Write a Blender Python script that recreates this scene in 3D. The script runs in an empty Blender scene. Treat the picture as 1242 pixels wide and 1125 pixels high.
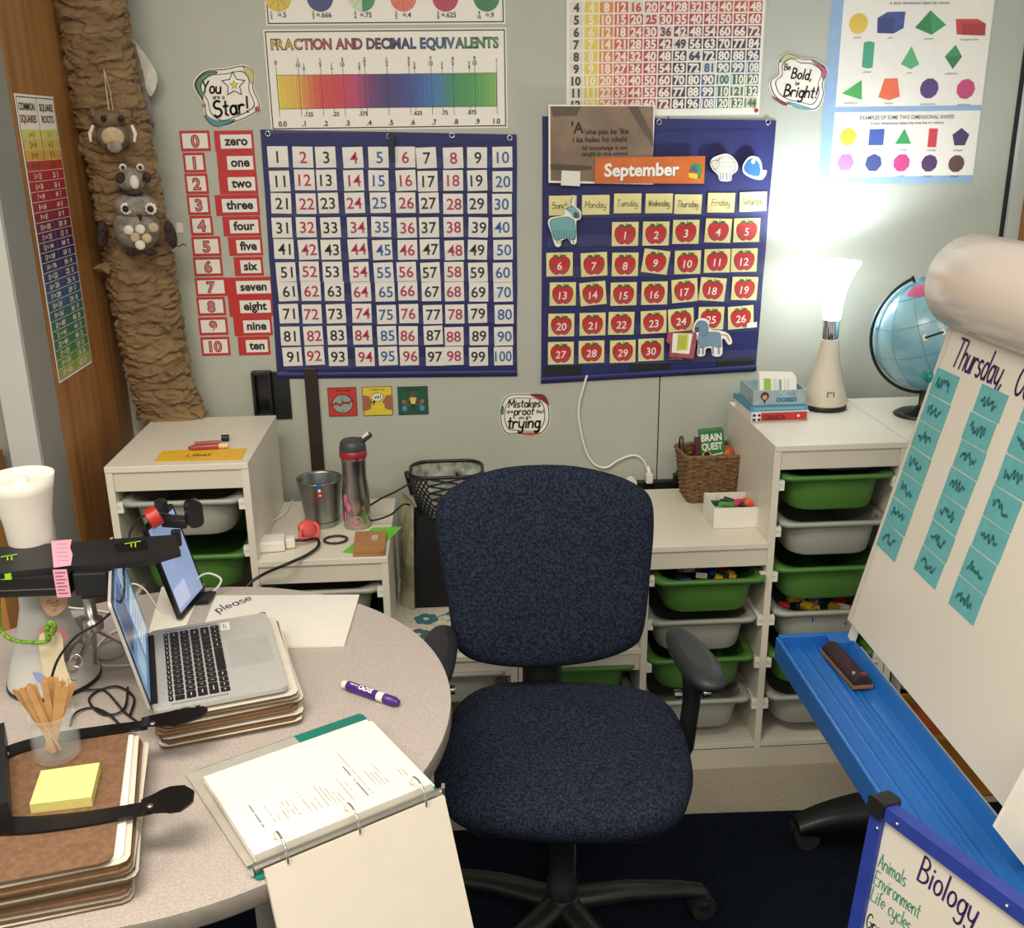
import bpy, bmesh, math, random
from mathutils import Vector, Matrix, noise, geometry
random.seed(7)
S = bpy.context.scene
COL = S.collection
PI = math.pi
V = Vector
# ------------------------------------------------------------------ camera
CAM = V((.856, -2.824, 1.698)); YAW, PITCH, ROLL, FPX = .058, .3168, -.01414, 1227.
_cy, _sy, _cp, _sp = math.cos(YAW), math.sin(YAW), math.cos(PITCH), math.sin(PITCH)
FW = V((_sy*_cp, _cy*_cp, -_sp)); RT0 = V((_cy, -_sy, 0)); UP0 = RT0.cross(FW)
RT = RT0*math.cos(ROLL)+UP0*math.sin(ROLL); UP = -RT0*math.sin(ROLL)+UP0*math.cos(ROLL)
cd = bpy.data.cameras.new('camera'); cam = bpy.data.objects.new('camera', cd); COL.objects.link(cam)
cd.sensor_fit = 'HORIZONTAL'; cd.sensor_width = 36; cd.lens = FPX/1242*36; cd.clip_start = .02
m = Matrix((RT, UP, -FW)).transposed().to_4x4(); m.translation = CAM; cam.matrix_world = m
S.camera = cam
# ------------------------------------------------------------------ world and lights
w = bpy.data.worlds.new('world'); S.world = w; w.use_nodes = True
bg = w.node_tree.nodes['Background']; bg.inputs[0].default_value = (.86, .85, .80, 1); bg.inputs[1].default_value = .30
def area(name, loc, sx, sy, power, col, target=None):
    l = bpy.data.lights.new(name, 'AREA'); l.shape = 'RECTANGLE'; l.size = sx; l.size_y = sy; l.energy = power; l.color = col
    o = bpy.data.objects.new(name, l); COL.objects.link(o); o.location = loc
    if target: o.rotation_euler = (V(target)-V(loc)).to_track_quat('-Z', 'Y').to_euler()
    return o
area('ceiling_light_panel', (.3, -2.1, 2.75), 1.2, .6, 23, (1, .90, .76))
area('ceiling_light_panel', (1.5, -3.6, 2.75), 1.2, .6, 24, (1, .90, .76))
area('ceiling_light_panel', (-.9, -3.6, 2.75), 1.2, .6, 20, (1, .90, .76))
S.view_settings.view_transform = 'Standard'; S.view_settings.look = 'None'; S.view_settings.gamma = 1
S.view_settings.use_curve_mapping = False; S.view_settings.exposure = .93
# ------------------------------------------------------------------ pixel rays of the 1242x1125 frame
def ray(x, y): return RT*((x-621)/FPX)+UP*(-(y-562.5)/FPX)+FW
def pz(x, y, z): d = ray(x, y); return CAM+d*((z-CAM.z)/d.z)
def py(x, y, Y): d = ray(x, y); return CAM+d*((Y-CAM.y)/d.y)
def pxx(x, y, X): d = ray(x, y); return CAM+d*((X-CAM.x)/d.x)
def ppl(x, y, O, n): d = ray(x, y); return CAM+d*((V(O)-CAM).dot(n)/d.dot(n))
# ------------------------------------------------------------------ materials
def lin(c):
    if isinstance(c, str): c = [int(c[i:i+2], 16)/255 for i in (1, 3, 5)]
    return tuple((x/12.92 if x <= .04045 else ((x+.055)/1.055)**2.4) for x in c)+(1,)
MC = {}
def mat(name, col='#808080', rough=.6, metal=0, nscale=30, namt=.06, bump=0, bscale=200, spec=.5, coat=0, emit=0, col2=None, trans=0, alpha=1, stretch=None, thr=None):
    if name in MC: return name
    m = bpy.data.materials.new(name); m.use_nodes = True; MC[name] = m
    nt = m.node_tree; N = nt.nodes; L = nt.links; b = N['Principled BSDF']
    c = lin(col)
    b.inputs['Roughness'].default_value = rough; b.inputs['Metallic'].default_value = metal
    b.inputs['Specular IOR Level'].default_value = spec; b.inputs['Coat Weight'].default_value = coat
    b.inputs['Transmission Weight'].default_value = trans; b.inputs['Alpha'].default_value = alpha
    tc = N.new('ShaderNodeTexCoord'); src = tc.outputs['Object']
    if stretch:
        mp = N.new('ShaderNodeMapping'); mp.inputs['Scale'].default_value = stretch; L.new(src, mp.inputs[0]); src = mp.outputs[0]
    nz = N.new('ShaderNodeTexNoise'); nz.inputs['Scale'].default_value = nscale; nz.inputs['Detail'].default_value = 4
    L.new(src, nz.inputs['Vector'])
    rp = N.new('ShaderNodeValToRGB'); L.new(nz.outputs['Fac'], rp.inputs[0])
    c2 = lin(col2) if col2 else tuple(max(0, x*(1-namt*2)) for x in c[:3])+(1,)
    c1 = c if col2 else tuple(min(1, x*(1+namt)) for x in c[:3])+(1,)
    lo, hi = thr or (.35, .65)
    rp.color_ramp.elements[0].position = lo; rp.color_ramp.elements[1].position = hi
    rp.color_ramp.elements[0].color = c2; rp.color_ramp.elements[1].color = c1
    L.new(rp.outputs[0], b.inputs['Base Color'])
    if emit:
        L.new(rp.outputs[0], b.inputs['Emission Color']); b.inputs['Emission Strength'].default_value = emit
    if bump:
        n2 = N.new('ShaderNodeTexNoise'); n2.inputs['Scale'].default_value = bscale; n2.inputs['Detail'].default_value = 3; L.new(src, n2.inputs['Vector'])
        bp = N.new('ShaderNodeBump'); bp.inputs['Strength'].default_value = bump; bp.inputs['Distance'].default_value = .002
        L.new(n2.outputs['Fac'], bp.inputs['Height']); L.new(bp.outputs[0], b.inputs['Normal'])
    return name
def ink(col, rough=.5): return mat('ink_'+(col if isinstance(col, str) else '%02x%02x%02x' % tuple(int(255*x) for x in col)).strip('#'), col, rough, namt=.02)
def film(name, tint, fac, rough=.08):
    m = bpy.data.materials.new(name); m.use_nodes = True; MC[name] = m; nt = m.node_tree; N = nt.nodes; L = nt.links
    for n in list(N): N.remove(n)
    o = N.new('ShaderNodeOutputMaterial'); mx = N.new('ShaderNodeMixShader'); t = N.new('ShaderNodeBsdfTransparent'); g = N.new('ShaderNodeBsdfPrincipled')
    g.inputs['Base Color'].default_value = lin(tint); g.inputs['Roughness'].default_value = rough
    tc = N.new('ShaderNodeTexCoord'); nz = N.new('ShaderNodeTexNoise'); nz.inputs['Scale'].default_value = 14; bp = N.new('ShaderNodeBump'); bp.inputs['Strength'].default_value = .25
    L.new(tc.outputs['Object'], nz.inputs['Vector']); L.new(nz.outputs['Fac'], bp.inputs['Height']); L.new(bp.outputs[0], g.inputs['Normal'])
    mx.inputs[0].default_value = fac; L.new(t.outputs[0], mx.inputs[1]); L.new(g.outputs[0], mx.inputs[2]); L.new(mx.outputs[0], o.inputs[0])
    return name
wall_m = mat('painted_wall', '#b3b6a8', .55, nscale=3, namt=.015, bump=.08, bscale=120)
grey_m = mat('grey_painted_steel', '#8c8c86', .5, nscale=4, namt=.03)
lgrey_m = mat('light_grey_painted_steel', '#b4b6ae', .5, nscale=4, namt=.03)
wood_m = mat('orange_wood_panel', '#a6733e', .38, nscale=3, col2='#85592c', stretch=(9, 9, .6), bump=.05, bscale=30)
white_f = mat('white_laminate', '#dad4c3', .42, nscale=5, namt=.012)
white_e = mat('white_laminate_edge', '#d2cbb9', .5, nscale=5, namt=.02)
green_b = mat('green_plastic', '#4d7a33', .42, nscale=6, namt=.05, spec=.4)
wht_b = mat('milky_white_plastic', '#a2a498', .4, nscale=6, namt=.04, spec=.4)
floor_m = mat('beige_vinyl_tile', '#a59c88', .5, nscale=160, namt=.10, bump=.05)
rug_m = mat('navy_rug_pile', '#0f1622', .95, nscale=260, namt=.28, bump=.8, bscale=400, spec=.1)
fab_m = mat('speckled_navy_upholstery', '#2c3446', .9, nscale=190, col2='#151a26', bump=.5, bscale=520, spec=.15, thr=(.42, .62))
blk = mat('black_plastic', '#17181a', .42, nscale=20, namt=.1)
blk_s = mat('satin_black_plastic', '#101012', .22, nscale=20, namt=.1)
blk_r = mat('black_rubber', '#1b1b1b', .75, nscale=60, namt=.15, bump=.2)
char_m = mat('charcoal_armrest', '#26292b', .5, nscale=60, namt=.08, bump=.1)
navy_c = mat('navy_nylon', '#1f2360', .55, nscale=12, namt=.08, bump=.15, bscale=500)
paper = mat('white_paper', '#efeadd', .6, namt=.01)
cardw = mat('white_card', '#e6e2d8', .5, namt=.01)
yel_c = mat('pale_yellow_card', '#e9de9c', .55, namt=.02)
yel_l = mat('light_yellow_card', '#e4da96', .55, namt=.02)
kraft = mat('brown_kraft_paper', '#8e7554', .75, nscale=9, col2='#776044', bump=.35, bscale=60, spec=.25, stretch=(1, 1, 3))
steel = mat('brushed_steel', '#b9b4aa', .28, 1, nscale=8, namt=.08)
chrome = mat('chrome', '#dedede', .08, 1, namt=.02)
galv = mat('galvanised_steel', '#9aa09c', .35, 1, nscale=9, namt=.15)
alu = mat('silver_aluminium', '#b9b8b4', .36, .1, nscale=200, namt=.03)
table_m = mat('speckled_laminate', '#b9aea6', .42, nscale=330, namt=.10, bump=.03)
table_e = mat('grey_table_edge', '#8d877b', .5)
red_m = mat('red_plastic', '#b9271f', .4)
white_p = mat('white_plastic', '#e8e4d8', .35, namt=.01)
cream_gloss = mat('cream_gloss_plastic', '#d8cdb8', .16, namt=.01, coat=.5)
teal_v = mat('teal_vinyl', '#15786b', .35)
mason = mat('hardboard_brown', '#7d5c42', .6, nscale=120, namt=.12)
clip_w = mat('white_hardboard', '#d9d2c2', .45, namt=.03)
clip_e = mat('hardboard_edge', '#6b5237', .7)
glassm = film('clear_glass', '#dfe8e6', .11, .03)
filmm = film('clear_vinyl_film', '#a9b0c8', .06, .18)
lamin = film('laminating_film', '#f2f2f2', .05, .10)
# ------------------------------------------------------------------ mesh builder
class MB:
    def __init__(s, M=None): s.v = []; s.f = []; s.mi = []; s.sm = []; s.slots = []; s.M = M or Matrix.Identity(4)
    def slot(s, m):
        if m not in s.slots: s.slots.append(m)
        return s.slots.index(m)
    def add(s, vs, fs, m, smooth=False, M=None):
        b = len(s.v); T = s.M @ M if M is not None else s.M
        s.v += [T @ V(p) for p in vs]; k = s.slot(m)
        for f in fs: s.f.append([b+i for i in f]); s.mi.append(k); s.sm.append(smooth)
        return s
    def box(s, c, d, m, rot=None):
        x, y, z = d[0]/2, d[1]/2, d[2]/2
        vs = [(a, b, e) for a in (-x, x) for b in (-y, y) for e in (-z, z)]
        T = Matrix.Translation(V(c)) @ (rot.to_4x4() if rot else Matrix.Identity(4))
        return s.add(vs, [(0, 1, 3, 2), (4, 6, 7, 5), (0, 4, 5, 1), (2, 3, 7, 6), (0, 2, 6, 4), (1, 5, 7, 3)], m, M=T)
    def bb(s, a, b, m): return s.box([(p+q)/2 for p, q in zip(a, b)], [abs(q-p) for p, q in zip(a, b)], m)
    def prism(s, poly, z0, z1, m, M=None, ms=None):
        n = len(poly)
        a = sum(poly[i][0]*poly[(i+1) % n][1]-poly[(i+1) % n][0]*poly[i][1] for i in range(n))
        if a < 0: poly = poly[::-1]
        vs = [(x, y, z0) for x, y in poly]+[(x, y, z1) for x, y in poly]
        s.add(vs, [tuple(range(n-1, -1, -1)), tuple(range(n, 2*n))], m, M=M)
        s.add(vs, [(i, (i+1) % n, n+(i+1) % n, n+i) for i in range(n)], ms or m, M=M)
        return s
    def flat(s, poly, z, m, M=None):
        n = len(poly)
        a = sum(poly[i][0]*poly[(i+1) % n][1]-poly[(i+1) % n][0]*poly[i][1] for i in range(n))
        if a < 0: poly = poly[::-1]
        return s.add([(x, y, z) for x, y in poly], [tuple(range(n))], m, M=M)
    def rect(s, x0, y0, x1, y1, z, m): return s.flat([(x0, y0), (x1, y0), (x1, y1), (x0, y1)], z, m)
    def disc(s, x, y, r, z, m, n=20, ry=None, a0=0): return s.flat([(x+r*math.cos(a0+2*PI*i/n), y+(ry or r)*math.sin(a0+2*PI*i/n)) for i in range(n)], z, m)
    def line(s, pts, w, z, m):
        for a, b in zip(pts, pts[1:]):
            d = V((b[0]-a[0], b[1]-a[1])); l = d.length
            if l < 1e-7: continue
            d /= l; n = V((-d.y, d.x))*w/2; e = d*w*.3
            s.add([(a[0]-e.x+n.x, a[1]-e.y+n.y, z), (a[0]-e.x-n.x, a[1]-e.y-n.y, z), (b[0]+e.x-n.x, b[1]+e.y-n.y, z), (b[0]+e.x+n.x, b[1]+e.y+n.y, z)], [(0, 1, 2, 3)], m)
        return s
    def loft(s, rings, m, c0=True, c1=True, smooth=True, closed=True):
        n = len(rings[0]); vs = [p for r in rings for p in r]; fs = []
        for i in range(len(rings)-1):
            for j in range(n if closed else n-1):
                k = (j+1) % n; fs.append((i*n+j, i*n+k, (i+1)*n+k, (i+1)*n+j))
        s.add(vs, fs, m, smooth)
        if c0: s.add(rings[0], [tuple(range(n-1, -1, -1))], m)
        if c1: s.add(rings[-1], [tuple(range(n))], m)
        return s
    def lathe(s, prof, m, seg=32, c=(0, 0, 0), c0=True, c1=True, sy=1, smooth=True):
        rings = [[(c[0]+r*math.cos(2*PI*j/seg), c[1]+sy*r*math.sin(2*PI*j/seg), c[2]+z) for j in range(seg)] for r, z in prof]
        return s.loft(rings, m, c0, c1, smooth)
    def ell(s, c, r, m, seg=20, rot=None):
        n = seg//2; R = rot.to_3x3() if rot else Matrix.Identity(3)
        rings = []
        for i in range(n+1):
            a = -PI/2+PI*i/n; a = max(-PI/2+.02, min(PI/2-.02, a))
            rings.append([tuple(V(c)+R @ V((r[0]*math.cos(a)*math.cos(2*PI*j/seg), r[1]*math.cos(a)*math.sin(2*PI*j/seg), r[2]*math.sin(a)))) for j in range(seg)])
        return s.loft(rings, m)
    def tube(s, path, r, m, seg=8, caps=True, flat=1):
        P = [V(p) for p in path]; n = len(P); rs = r if isinstance(r, (list, tuple)) else [r]*n
        T = [(P[min(i+1, n-1)]-P[max(i-1, 0)]).normalized() for i in range(n)]
        up = V((0, 0, 1)) if abs(T[0].z) < .9 else V((1, 0, 0))
        nn = (up-T[0]*up.dot(T[0])).normalized(); rings = []
        for i in range(n):
            nn = (nn-T[i]*nn.dot(T[i])).normalized(); bb = T[i].cross(nn)
            rings.append([tuple(P[i]+(nn*math.cos(2*PI*j/seg)*flat+bb*math.sin(2*PI*j/seg))*rs[i]) for j in range(seg)])
        return s.loft(rings, m, caps, caps)
    def text(s, t, x, y, h, z, m, al='c', bold=0, shear=0, ang=0, wmax=None, sx=1):
        vs, fs, wd = tgeo(t, bold, shear); k = h/.715; kx = k*sx
        if wmax and wd*kx > wmax: kx = wmax/wd
        ox = {'c': -wd/2, 'l': 0, 'r': -wd}[al]; ca, sa = math.cos(ang), math.sin(ang)
        out = []
        for p in vs:
            a, b = (p[0]+ox)*kx, p[1]*k-h/2; out.append((x+a*ca-b*sa, y+a*sa+b*ca, z))
        return s.add(out, fs, m)
    def hand(s, t, x, y, h, z, m, w=.08, ang=0, sx=1, slant=.12, al='l', wmax=None):
        adv = sum(GW.get(c, .5)+.14 for c in t)*h*sx
        if wmax and adv > wmax: sx *= wmax/adv; adv = wmax
        cx = {'l': 0, 'c': -adv/2}[al]; ca, sa = math.cos(ang), math.sin(ang)
        for c in t:
            for pl in G.get(c, []):
                q = []
                for a, b in pl:
                    X = cx+(a+slant*b)*h*sx; Y = b*h; q.append((x+X*ca-Y*sa, y+X*sa+Y*ca))
                s.line(q, w*h, z, m)
            cx += (GW.get(c, .5)+.14)*h*sx
        return s
    def build(s, name, parent=None, org=None, bevel=0, sub=0, rot=None, world=False):
        me = bpy.data.meshes.new(name)
        o = bpy.data.objects.new(name, me)
        off = V((0, 0, 0))
        if parent and world:
            q = parent
            while q is not None: off += q.location; q = q.parent
        elif org is not None and rot is None and not parent: off = V(org)
        me.from_pydata([tuple(p-off) for p in s.v], [], s.f)
        for k in s.slots: me.materials.append(MC[k])
        me.polygons.foreach_set('material_index', s.mi); me.polygons.foreach_set('use_smooth', s.sm)
        me.update()
        COL.objects.link(o)
        if parent: o.parent = parent
        elif org is not None: o.location = V(org)
        if rot is not None: o.rotation_euler = rot
        if bevel:
            b = o.modifiers.new('bevel', 'BEVEL'); b.width = bevel; b.segments = 2; b.limit_method = 'ANGLE'; b.angle_limit = .7
        if sub:
            b = o.modifiers.new('sub', 'SUBSURF'); b.levels = sub; b.render_levels = sub
        return o
_tc = {}
def tgeo(t, bold=0, shear=0):
    k = (t, bold, shear)
    if k not in _tc:
        c = bpy.data.curves.new('t', 'FONT'); c.body = t; c.resolution_u = 3; c.offset = bold; c.shear = shear
        o = bpy.data.objects.new('t', c); me = o.to_mesh()
        vs = [tuple(p.co) for p in me.vertices]; fs = [tuple(p.vertices) for p in me.polygons]
        o.to_mesh_clear(); bpy.data.objects.remove(o); bpy.data.curves.remove(c)
        x0 = min((p[0] for p in vs), default=0); x1 = max((p[0] for p in vs), default=0)
        _tc[k] = ([(p[0]-x0, p[1], 0) for p in vs], fs, x1-x0)
    return _tc[k]
def arc(cx, cy, rx, ry, a0, a1, n=10): return [(cx+rx*math.cos(math.radians(a0+(a1-a0)*i/n)), cy+ry*math.sin(math.radians(a0+(a1-a0)*i/n))) for i in range(n+1)]
_o = lambda: arc(.22, .28, .2, .28, 60, 420, 14)
G = {'T': [[(0, 1), (.6, 1)], [(.3, 1), (.25, 0)]], 'h': [[(0, 1), (0, 0)], [(0, .35)]+arc(.2, .35, .18, .22, 170, 0, 6)+[(.38, 0)]],
 'u': [[(0, .55), (0, .2)]+arc(.19, .2, .19, .2, 180, 360, 6)+[(.38, .55)], [(.38, .55), (.4, 0)]], 'r': [[(0, .55), (0, 0)], [(0, .3)]+arc(.2, .33, .2, .22, 170, 45, 5)],
 's': [arc(.18, .42, .16, .14, 40, 260, 7)+arc(.16, .14, .17, .14, 90, -140, 7)], 'd': [_o(), [(.42, 1), (.42, 0)]], 'a': [_o(), [(.42, .56), (.42, .1), (.48, 0)]],
 'y': [[(0, .55), (.02, .25)]+arc(.2, .25, .18, .2, 190, 350, 5), [(.42, .55), (.36, -.1)]+arc(.18, -.2, .18, .2, 10, -160, 6)], ',': [[(.1, .08), (.02, -.15)]],
 'O': [arc(.32, .5, .3, .5, 90, 450, 18)], 'c': [arc(.2, .28, .2, .28, 50, 310, 10)], 't': [[(.16, .9), (.14, .1), (.28, 0)], [(0, .6), (.32, .6)]],
 'B': [[(0, 1), (0, 0)], [(0, 1)]+arc(.1, .76, .3, .24, 90, -90, 8)+[(0, .52)]+arc(.14, .26, .36, .26, 90, -90, 8)+[(0, 0)]],
 'i': [[(.05, .55), (.05, 0)], [(.05, .72), (.06, .78)]], 'o': [_o()], 'l': [[(.06, 1), (.05, 0)]], 'g': [_o(), [(.42, .56), (.4, -.15)]+arc(.2, -.2, .2, .2, 0, -150, 6)],
 'A': [[(0, 0), (.28, 1), (.56, 0)], [(.1, .38), (.46, .38)]], 'n': [[(0, .55), (0, 0)], [(0, .35)]+arc(.2, .35, .18, .2, 170, 0, 6)+[(.38, 0)]],
 'm': [[(0, .55), (0, 0)], [(0, .35)]+arc(.15, .35, .14, .2, 170, 0, 5)+[(.29, 0)], [(.29, .35)]+arc(.44, .35, .14, .2, 170, 0, 5)+[(.58, 0)]],
 'E': [[(.5, 1), (0, 1), (0, 0), (.5, 0)], [(0, .52), (.42, .52)]], 'v': [[(0, .55), (.18, 0), (.36, .55)]], 'e': [[(.03, .3), (.4, .3)]+arc(.2, .3, .2, .26, 0, 310, 12)],
 'L': [[(0, 1), (0, 0), (.5, 0)]], 'f': [arc(.26, .8, .14, .2, 60, 180, 5)+[(.12, 0)], [(0, .55), (.3, .55)]], 'G': [arc(.32, .5, .3, .5, 45, 330, 14)+[(.6, .45), (.35, .45)]],
 'M': [[(0, 0), (.04, 1), (.34, .3), (.64, 1), (.68, 0)]], 'W': [[(0, 1), (.16, 0), (.36, .8), (.54, 0), (.74, 1)]], 'F': [[(.5, 1), (0, 1), (0, 0)], [(0, .52), (.4, .52)]],
 'S': [arc(.26, .75, .24, .24, 40, 265, 8)+arc(.24, .26, .26, .26, 85, -150, 8)], 'b': [[(0, 1), (0, 0)], arc(.2, .28, .2, .28, 180, -180, 12)], '!': [[(.1, 1), (.08, .3)], [(.07, .04), (.08, .1)]],
 'Y': [[(0, 1), (.25, .5), (.5, 1)], [(.25, .5), (.22, 0)]], 'p': [[(0, .55), (0, -.4)], arc(.2, .28, .2, .28, 180, -180, 12)], 'k': [[(0, 1), (0, 0)], [(.34, .55), (.02, .25), (.36, 0)]], ' ': [], '.': [[(.02, 0), (.05, .04)]],
 'I': [[(.05, 1), (.05, 0)]], 'w': [[(0, .55), (.12, 0), (.26, .45), (.4, 0), (.52, .55)]]}
GW = {'T': .6, 'h': .38, 'u': .4, 'r': .34, 's': .32, 'd': .44, 'a': .46, 'y': .42, ',': .1, 'O': .62, 'c': .36, 't': .3, 'B': .5, 'i': .1, 'o': .42, 'l': .1, 'g': .44, 'A': .56, 'n': .4, 'm': .6, 'E': .5, 'v': .36,
 'e': .4, 'L': .48, 'f': .3, 'G': .62, 'M': .68, 'W': .74, 'F': .48, 'S': .5, 'b': .4, '!': .12, 'Y': .5, 'p': .4, 'k': .36, ' ': .3, '.': .06, 'I': .1, 'w': .54}
def spline(pts, n=5, closed=False):
    P = [V(p) for p in pts]; N = len(P); out = []
    for i in range(N if closed else N-1):
        a, b, c, d = (P[(i+k) % N] if closed else P[max(0, min(N-1, i+k))] for k in (-1, 0, 1, 2))
        for j in range(n):
            t = j/n; out.append(tuple(.5*((2*b)+(c-a)*t+(2*a-5*b+4*c-d)*t*t+(3*b-a-3*c+d)*t**3)))
    if not closed: out.append(tuple(P[-1]))
    return out
def rrect(hx, hy, r, n=5, cx=0, cy=0):
    out = []
    for sx, sy, a in ((1, 1, 0), (-1, 1, 90), (-1, -1, 180), (1, -1, 270)):
        out += arc(cx+sx*(hx-r), cy+sy*(hy-r), r, r, a, a+90, n)
    return out
def scalep(pts, k, ky=None):
    cx = sum(p[0] for p in pts)/len(pts); cy = sum(p[1] for p in pts)/len(pts)
    return [(cx+(x-cx)*k, cy+(y-cy)*(ky or k)) for x, y in pts]
def tag(o, label, cat, group=None):
    o['label'] = label; o['category'] = cat
    if group: o['group'] = group
    return o
def thing(name, label, cat, loc=(0, 0, 0), rot=(0, 0, 0), group=None):
    o = bpy.data.objects.new(name, None); COL.objects.link(o); o.empty_display_size = .05
    o.location = loc; o.rotation_euler = rot
    return tag(o, label, cat, group)
def struct(o): o['kind'] = 'structure'; return o
# ------------------------------------------------------------------ room shell
WY = .10                      # plane of the back wall
LX = -.088
wb = struct(MB().bb((-.14, WY+.006, 0), (3.4, WY+.1, 2.7), mat('wall_joint', '#3a3c36', .8)).build('wall_back', org=(0, WY+.05, 0)))
def wpan(x0, x1): MB().bb((x0, WY, 0), (x1, WY+.008, 2.7), wall_m).build('wall_panel', wb, world=True)
XS = py(799, 500, WY).x; XB = py(1228, 160, WY).x
wpan(LX-.03, XS-.002); wpan(XS+.002, XB)
struct(MB().bb((XB, WY-.004, 0), (XB+.012, WY+.006, 2.7), blk).build('trim_1', org=(XB, WY, 0)))
struct(MB().bb((XB+.012, WY-.02, 0), (XB+.05, WY+.006, 2.7), lgrey_m).build('trim_2', org=(XB+.03, WY, 0), bevel=.002))
struct(MB().bb((XB+.05, WY-.03, 0), (3.4, WY+.006, 2.3), wood_m).build('door_1', org=(XB+.3, WY, 0), bevel=.002))
struct(MB().bb((-1.2, -4.6, -.02), (3.4, .2, 0), floor_m).build('floor', org=(0, 0, 0)))
fl = bpy.data.objects['floor']
LX = -.088
struct(MB().bb((LX-.03, -.41, 0), (LX, WY+.005, 2.7), wood_m).build('wall_left', org=(LX, -.15, 0)))
struct(MB().bb((-.162, -.55, 0), (LX-.002, -.412, 2.7), grey_m).build('trim_3', org=(-.13, -.48, 0), bevel=.003))
struct(MB().bb((-.160, -.553, 0), (LX-.006, -.5505, 2.7), lgrey_m).build('trim_4', org=(-.13, -.55, 0)))
struct(MB().bb((-1.2, -.50, 0), (-.164, -.45, 2.7), grey_m).build('wall_front', org=(-.6, -.47, 0)))
b = MB(); b.bb((-.45, -.64, 0), (-.19, -.52, 1.02), mat('orange_wood_cabinet', '#b07a3c', .5, nscale=4)); b.bb((-.44, -.645, .86), (-.20, -.64, .99), 'orange_wood_cabinet')
o = b.build('wood_cabinet', org=(-.32, -.58, 0), bevel=.003); tag(o, 'orange wooden cabinet edge behind the unlit lamp at the far left', 'cabinet')
ps = py(370, 462, WY); x1 = py(386, 462, WY).x
struct(MB().bb((ps.x, WY-.012, .55), (x1, WY-.001, 1.055), mat('dark_brown_raceway', '#2c1d18', .5)).build('trim_5', org=(ps.x, WY, .55), bevel=.002))
# dark socket box
p0 = py(306, 449, WY); p1 = py(355, 507, WY)
t = thing('wall_socket_box', 'black socket box on wall left of the brown strip, under the hundreds chart', 'socket', (p0.x, WY, p1.z))
xm = p0.x+(p1.x-p0.x)*.52
MB().bb((xm, WY-.008, p1.z), (p1.x, WY-.001, p0.z-.004), blk).build('cover_plate', t, world=True, bevel=.002)
b = MB()
for a in ((p0.x, p1.z+.012, p0.x+.008, p0.z), (xm-.008, p1.z+.012, xm, p0.z), (p0.x+.008, p0.z-.01, xm-.008, p0.z), (p0.x+.008, p1.z+.012, xm-.008, p1.z+.022)):
    b.bb((a[0], WY-.03, a[1]), (a[2], WY-.001, a[3]), blk)
b.bb((p0.x+.008, WY-.006, p1.z+.022), (xm-.008, WY-.001, p0.z-.01), blk_s)
b.build('socket_frame', t, world=True, bevel=.001)
# ------------------------------------------------------------------ wall prints
WR = (PI/2, 0, 0)
def wl(px_, py_, L, off=0): p = py(px_, py_, WY-off); return (p.x-L.x, p.z-L.z)
def wall_at(px_, py_, off=0): p = py(px_, py_, WY-off); return V((p.x, WY-off, p.z))
blkink = ink('#151515')
def on_wall(name, L, b, label, cat, group=None, parent=None, **k):
    o = b.build(name, parent, org=None if parent else L, rot=None if parent else WR, **k)
    if not parent: tag(o, label, cat, group)
    return o
GRAD = [(0, '#e6cf3a'), (.09, '#e2b03a'), (.19, '#d2402c'), (.27, '#cc2a3c'), (.35, '#bb2a66'), (.42, '#6e1868'), (.5, '#32186a'), (.57, '#232c80'), (.68, '#2264aa'), (.74, '#2a7aa6'), (.80, '#2a8a58'), (.9, '#46a04c'), (1, '#8cb650')]
def grad(t, G_=GRAD):
    for (a, ca), (b, cb) in zip(G_, G_[1:]):
        if t <= b:
            k = (t-a)/(b-a); A = [int(ca[i:i+2], 16) for i in (1, 3, 5)]; B = [int(cb[i:i+2], 16) for i in (1, 3, 5)]
            return '#%02x%02x%02x' % tuple(int(x+(y-x)*k) for x, y in zip(A, B))
    return G_[-1][1]
# fraction bar poster
L = wall_at(471, 96)
A = wl(321, 38, L); B = wl(614, 153, L)
def outline(b, x0, y0, x1, y1, w, z, m):
    for r in ((x0, y0, x1, y0+w), (x0, y1-w, x1, y1), (x0, y0, x0+w, y1), (x1-w, y0, x1, y1)): b.rect(*r, z, m)
t = thing('fraction_poster', 'long white poster of fraction and decimal equivalents with rainbow bar', 'poster', L, WR)
b = MB(); b.prism([(A[0]-.004, B[1]-.004), (B[0]+.004, B[1]-.004), (B[0]+.004, A[1]+.004), (A[0]-.004, A[1]+.004)], .0004, .0012, paper)
outline(b, A[0], B[1], B[0], A[1], .003, .0016, blkink)
W_ = B[0]-A[0]; H_ = A[1]-B[1]
X = lambda u: A[0]+.022+(W_-.046)*u
title = 'FRACTION AND DECIMAL EQUIVALENTS'; cx = A[0]+.014; wt = W_-.03
tot = sum((tgeo(c, .02)[2] if c != ' ' else .25)+.06 for c in title); k = wt/tot
for c in title:
    cw = (tgeo(c, .02)[2] if c != ' ' else .25)
    if c != ' ':
        f = (cx-A[0])/W_
        b.text(c, cx+cw*k/2, A[1]-.032, .026, .0018, blkink, bold=.05, sx=k/(.026/.715))
        b.text(c, cx+cw*k/2, A[1]-.032, .0235, .0021, ink(grad(f)), bold=.0, sx=k/(.026/.715))
    cx += (cw+.06)*k
yb1 = A[1]-H_*.44; yb0 = A[1]-H_*.79
for i in range(80):
    b.rect(X(i/80), yb0, X((i+1)/80), yb1, .0018, ink(grad(round((i+.5)/80*40)/40)))
for i in range(81):
    b.rect(X(i/80)-.0002, yb0, X(i/80)+.0002, yb1, .0020, ink('#3a3030'))
outline(b, X(0), yb0, X(1), yb1, .0012, .0022, blkink)
lab = ['0', '1/10', '1/5', '3/10', '2/5', '1/2', '3/5', '7/10', '4/5', '9/10', '1']
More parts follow.
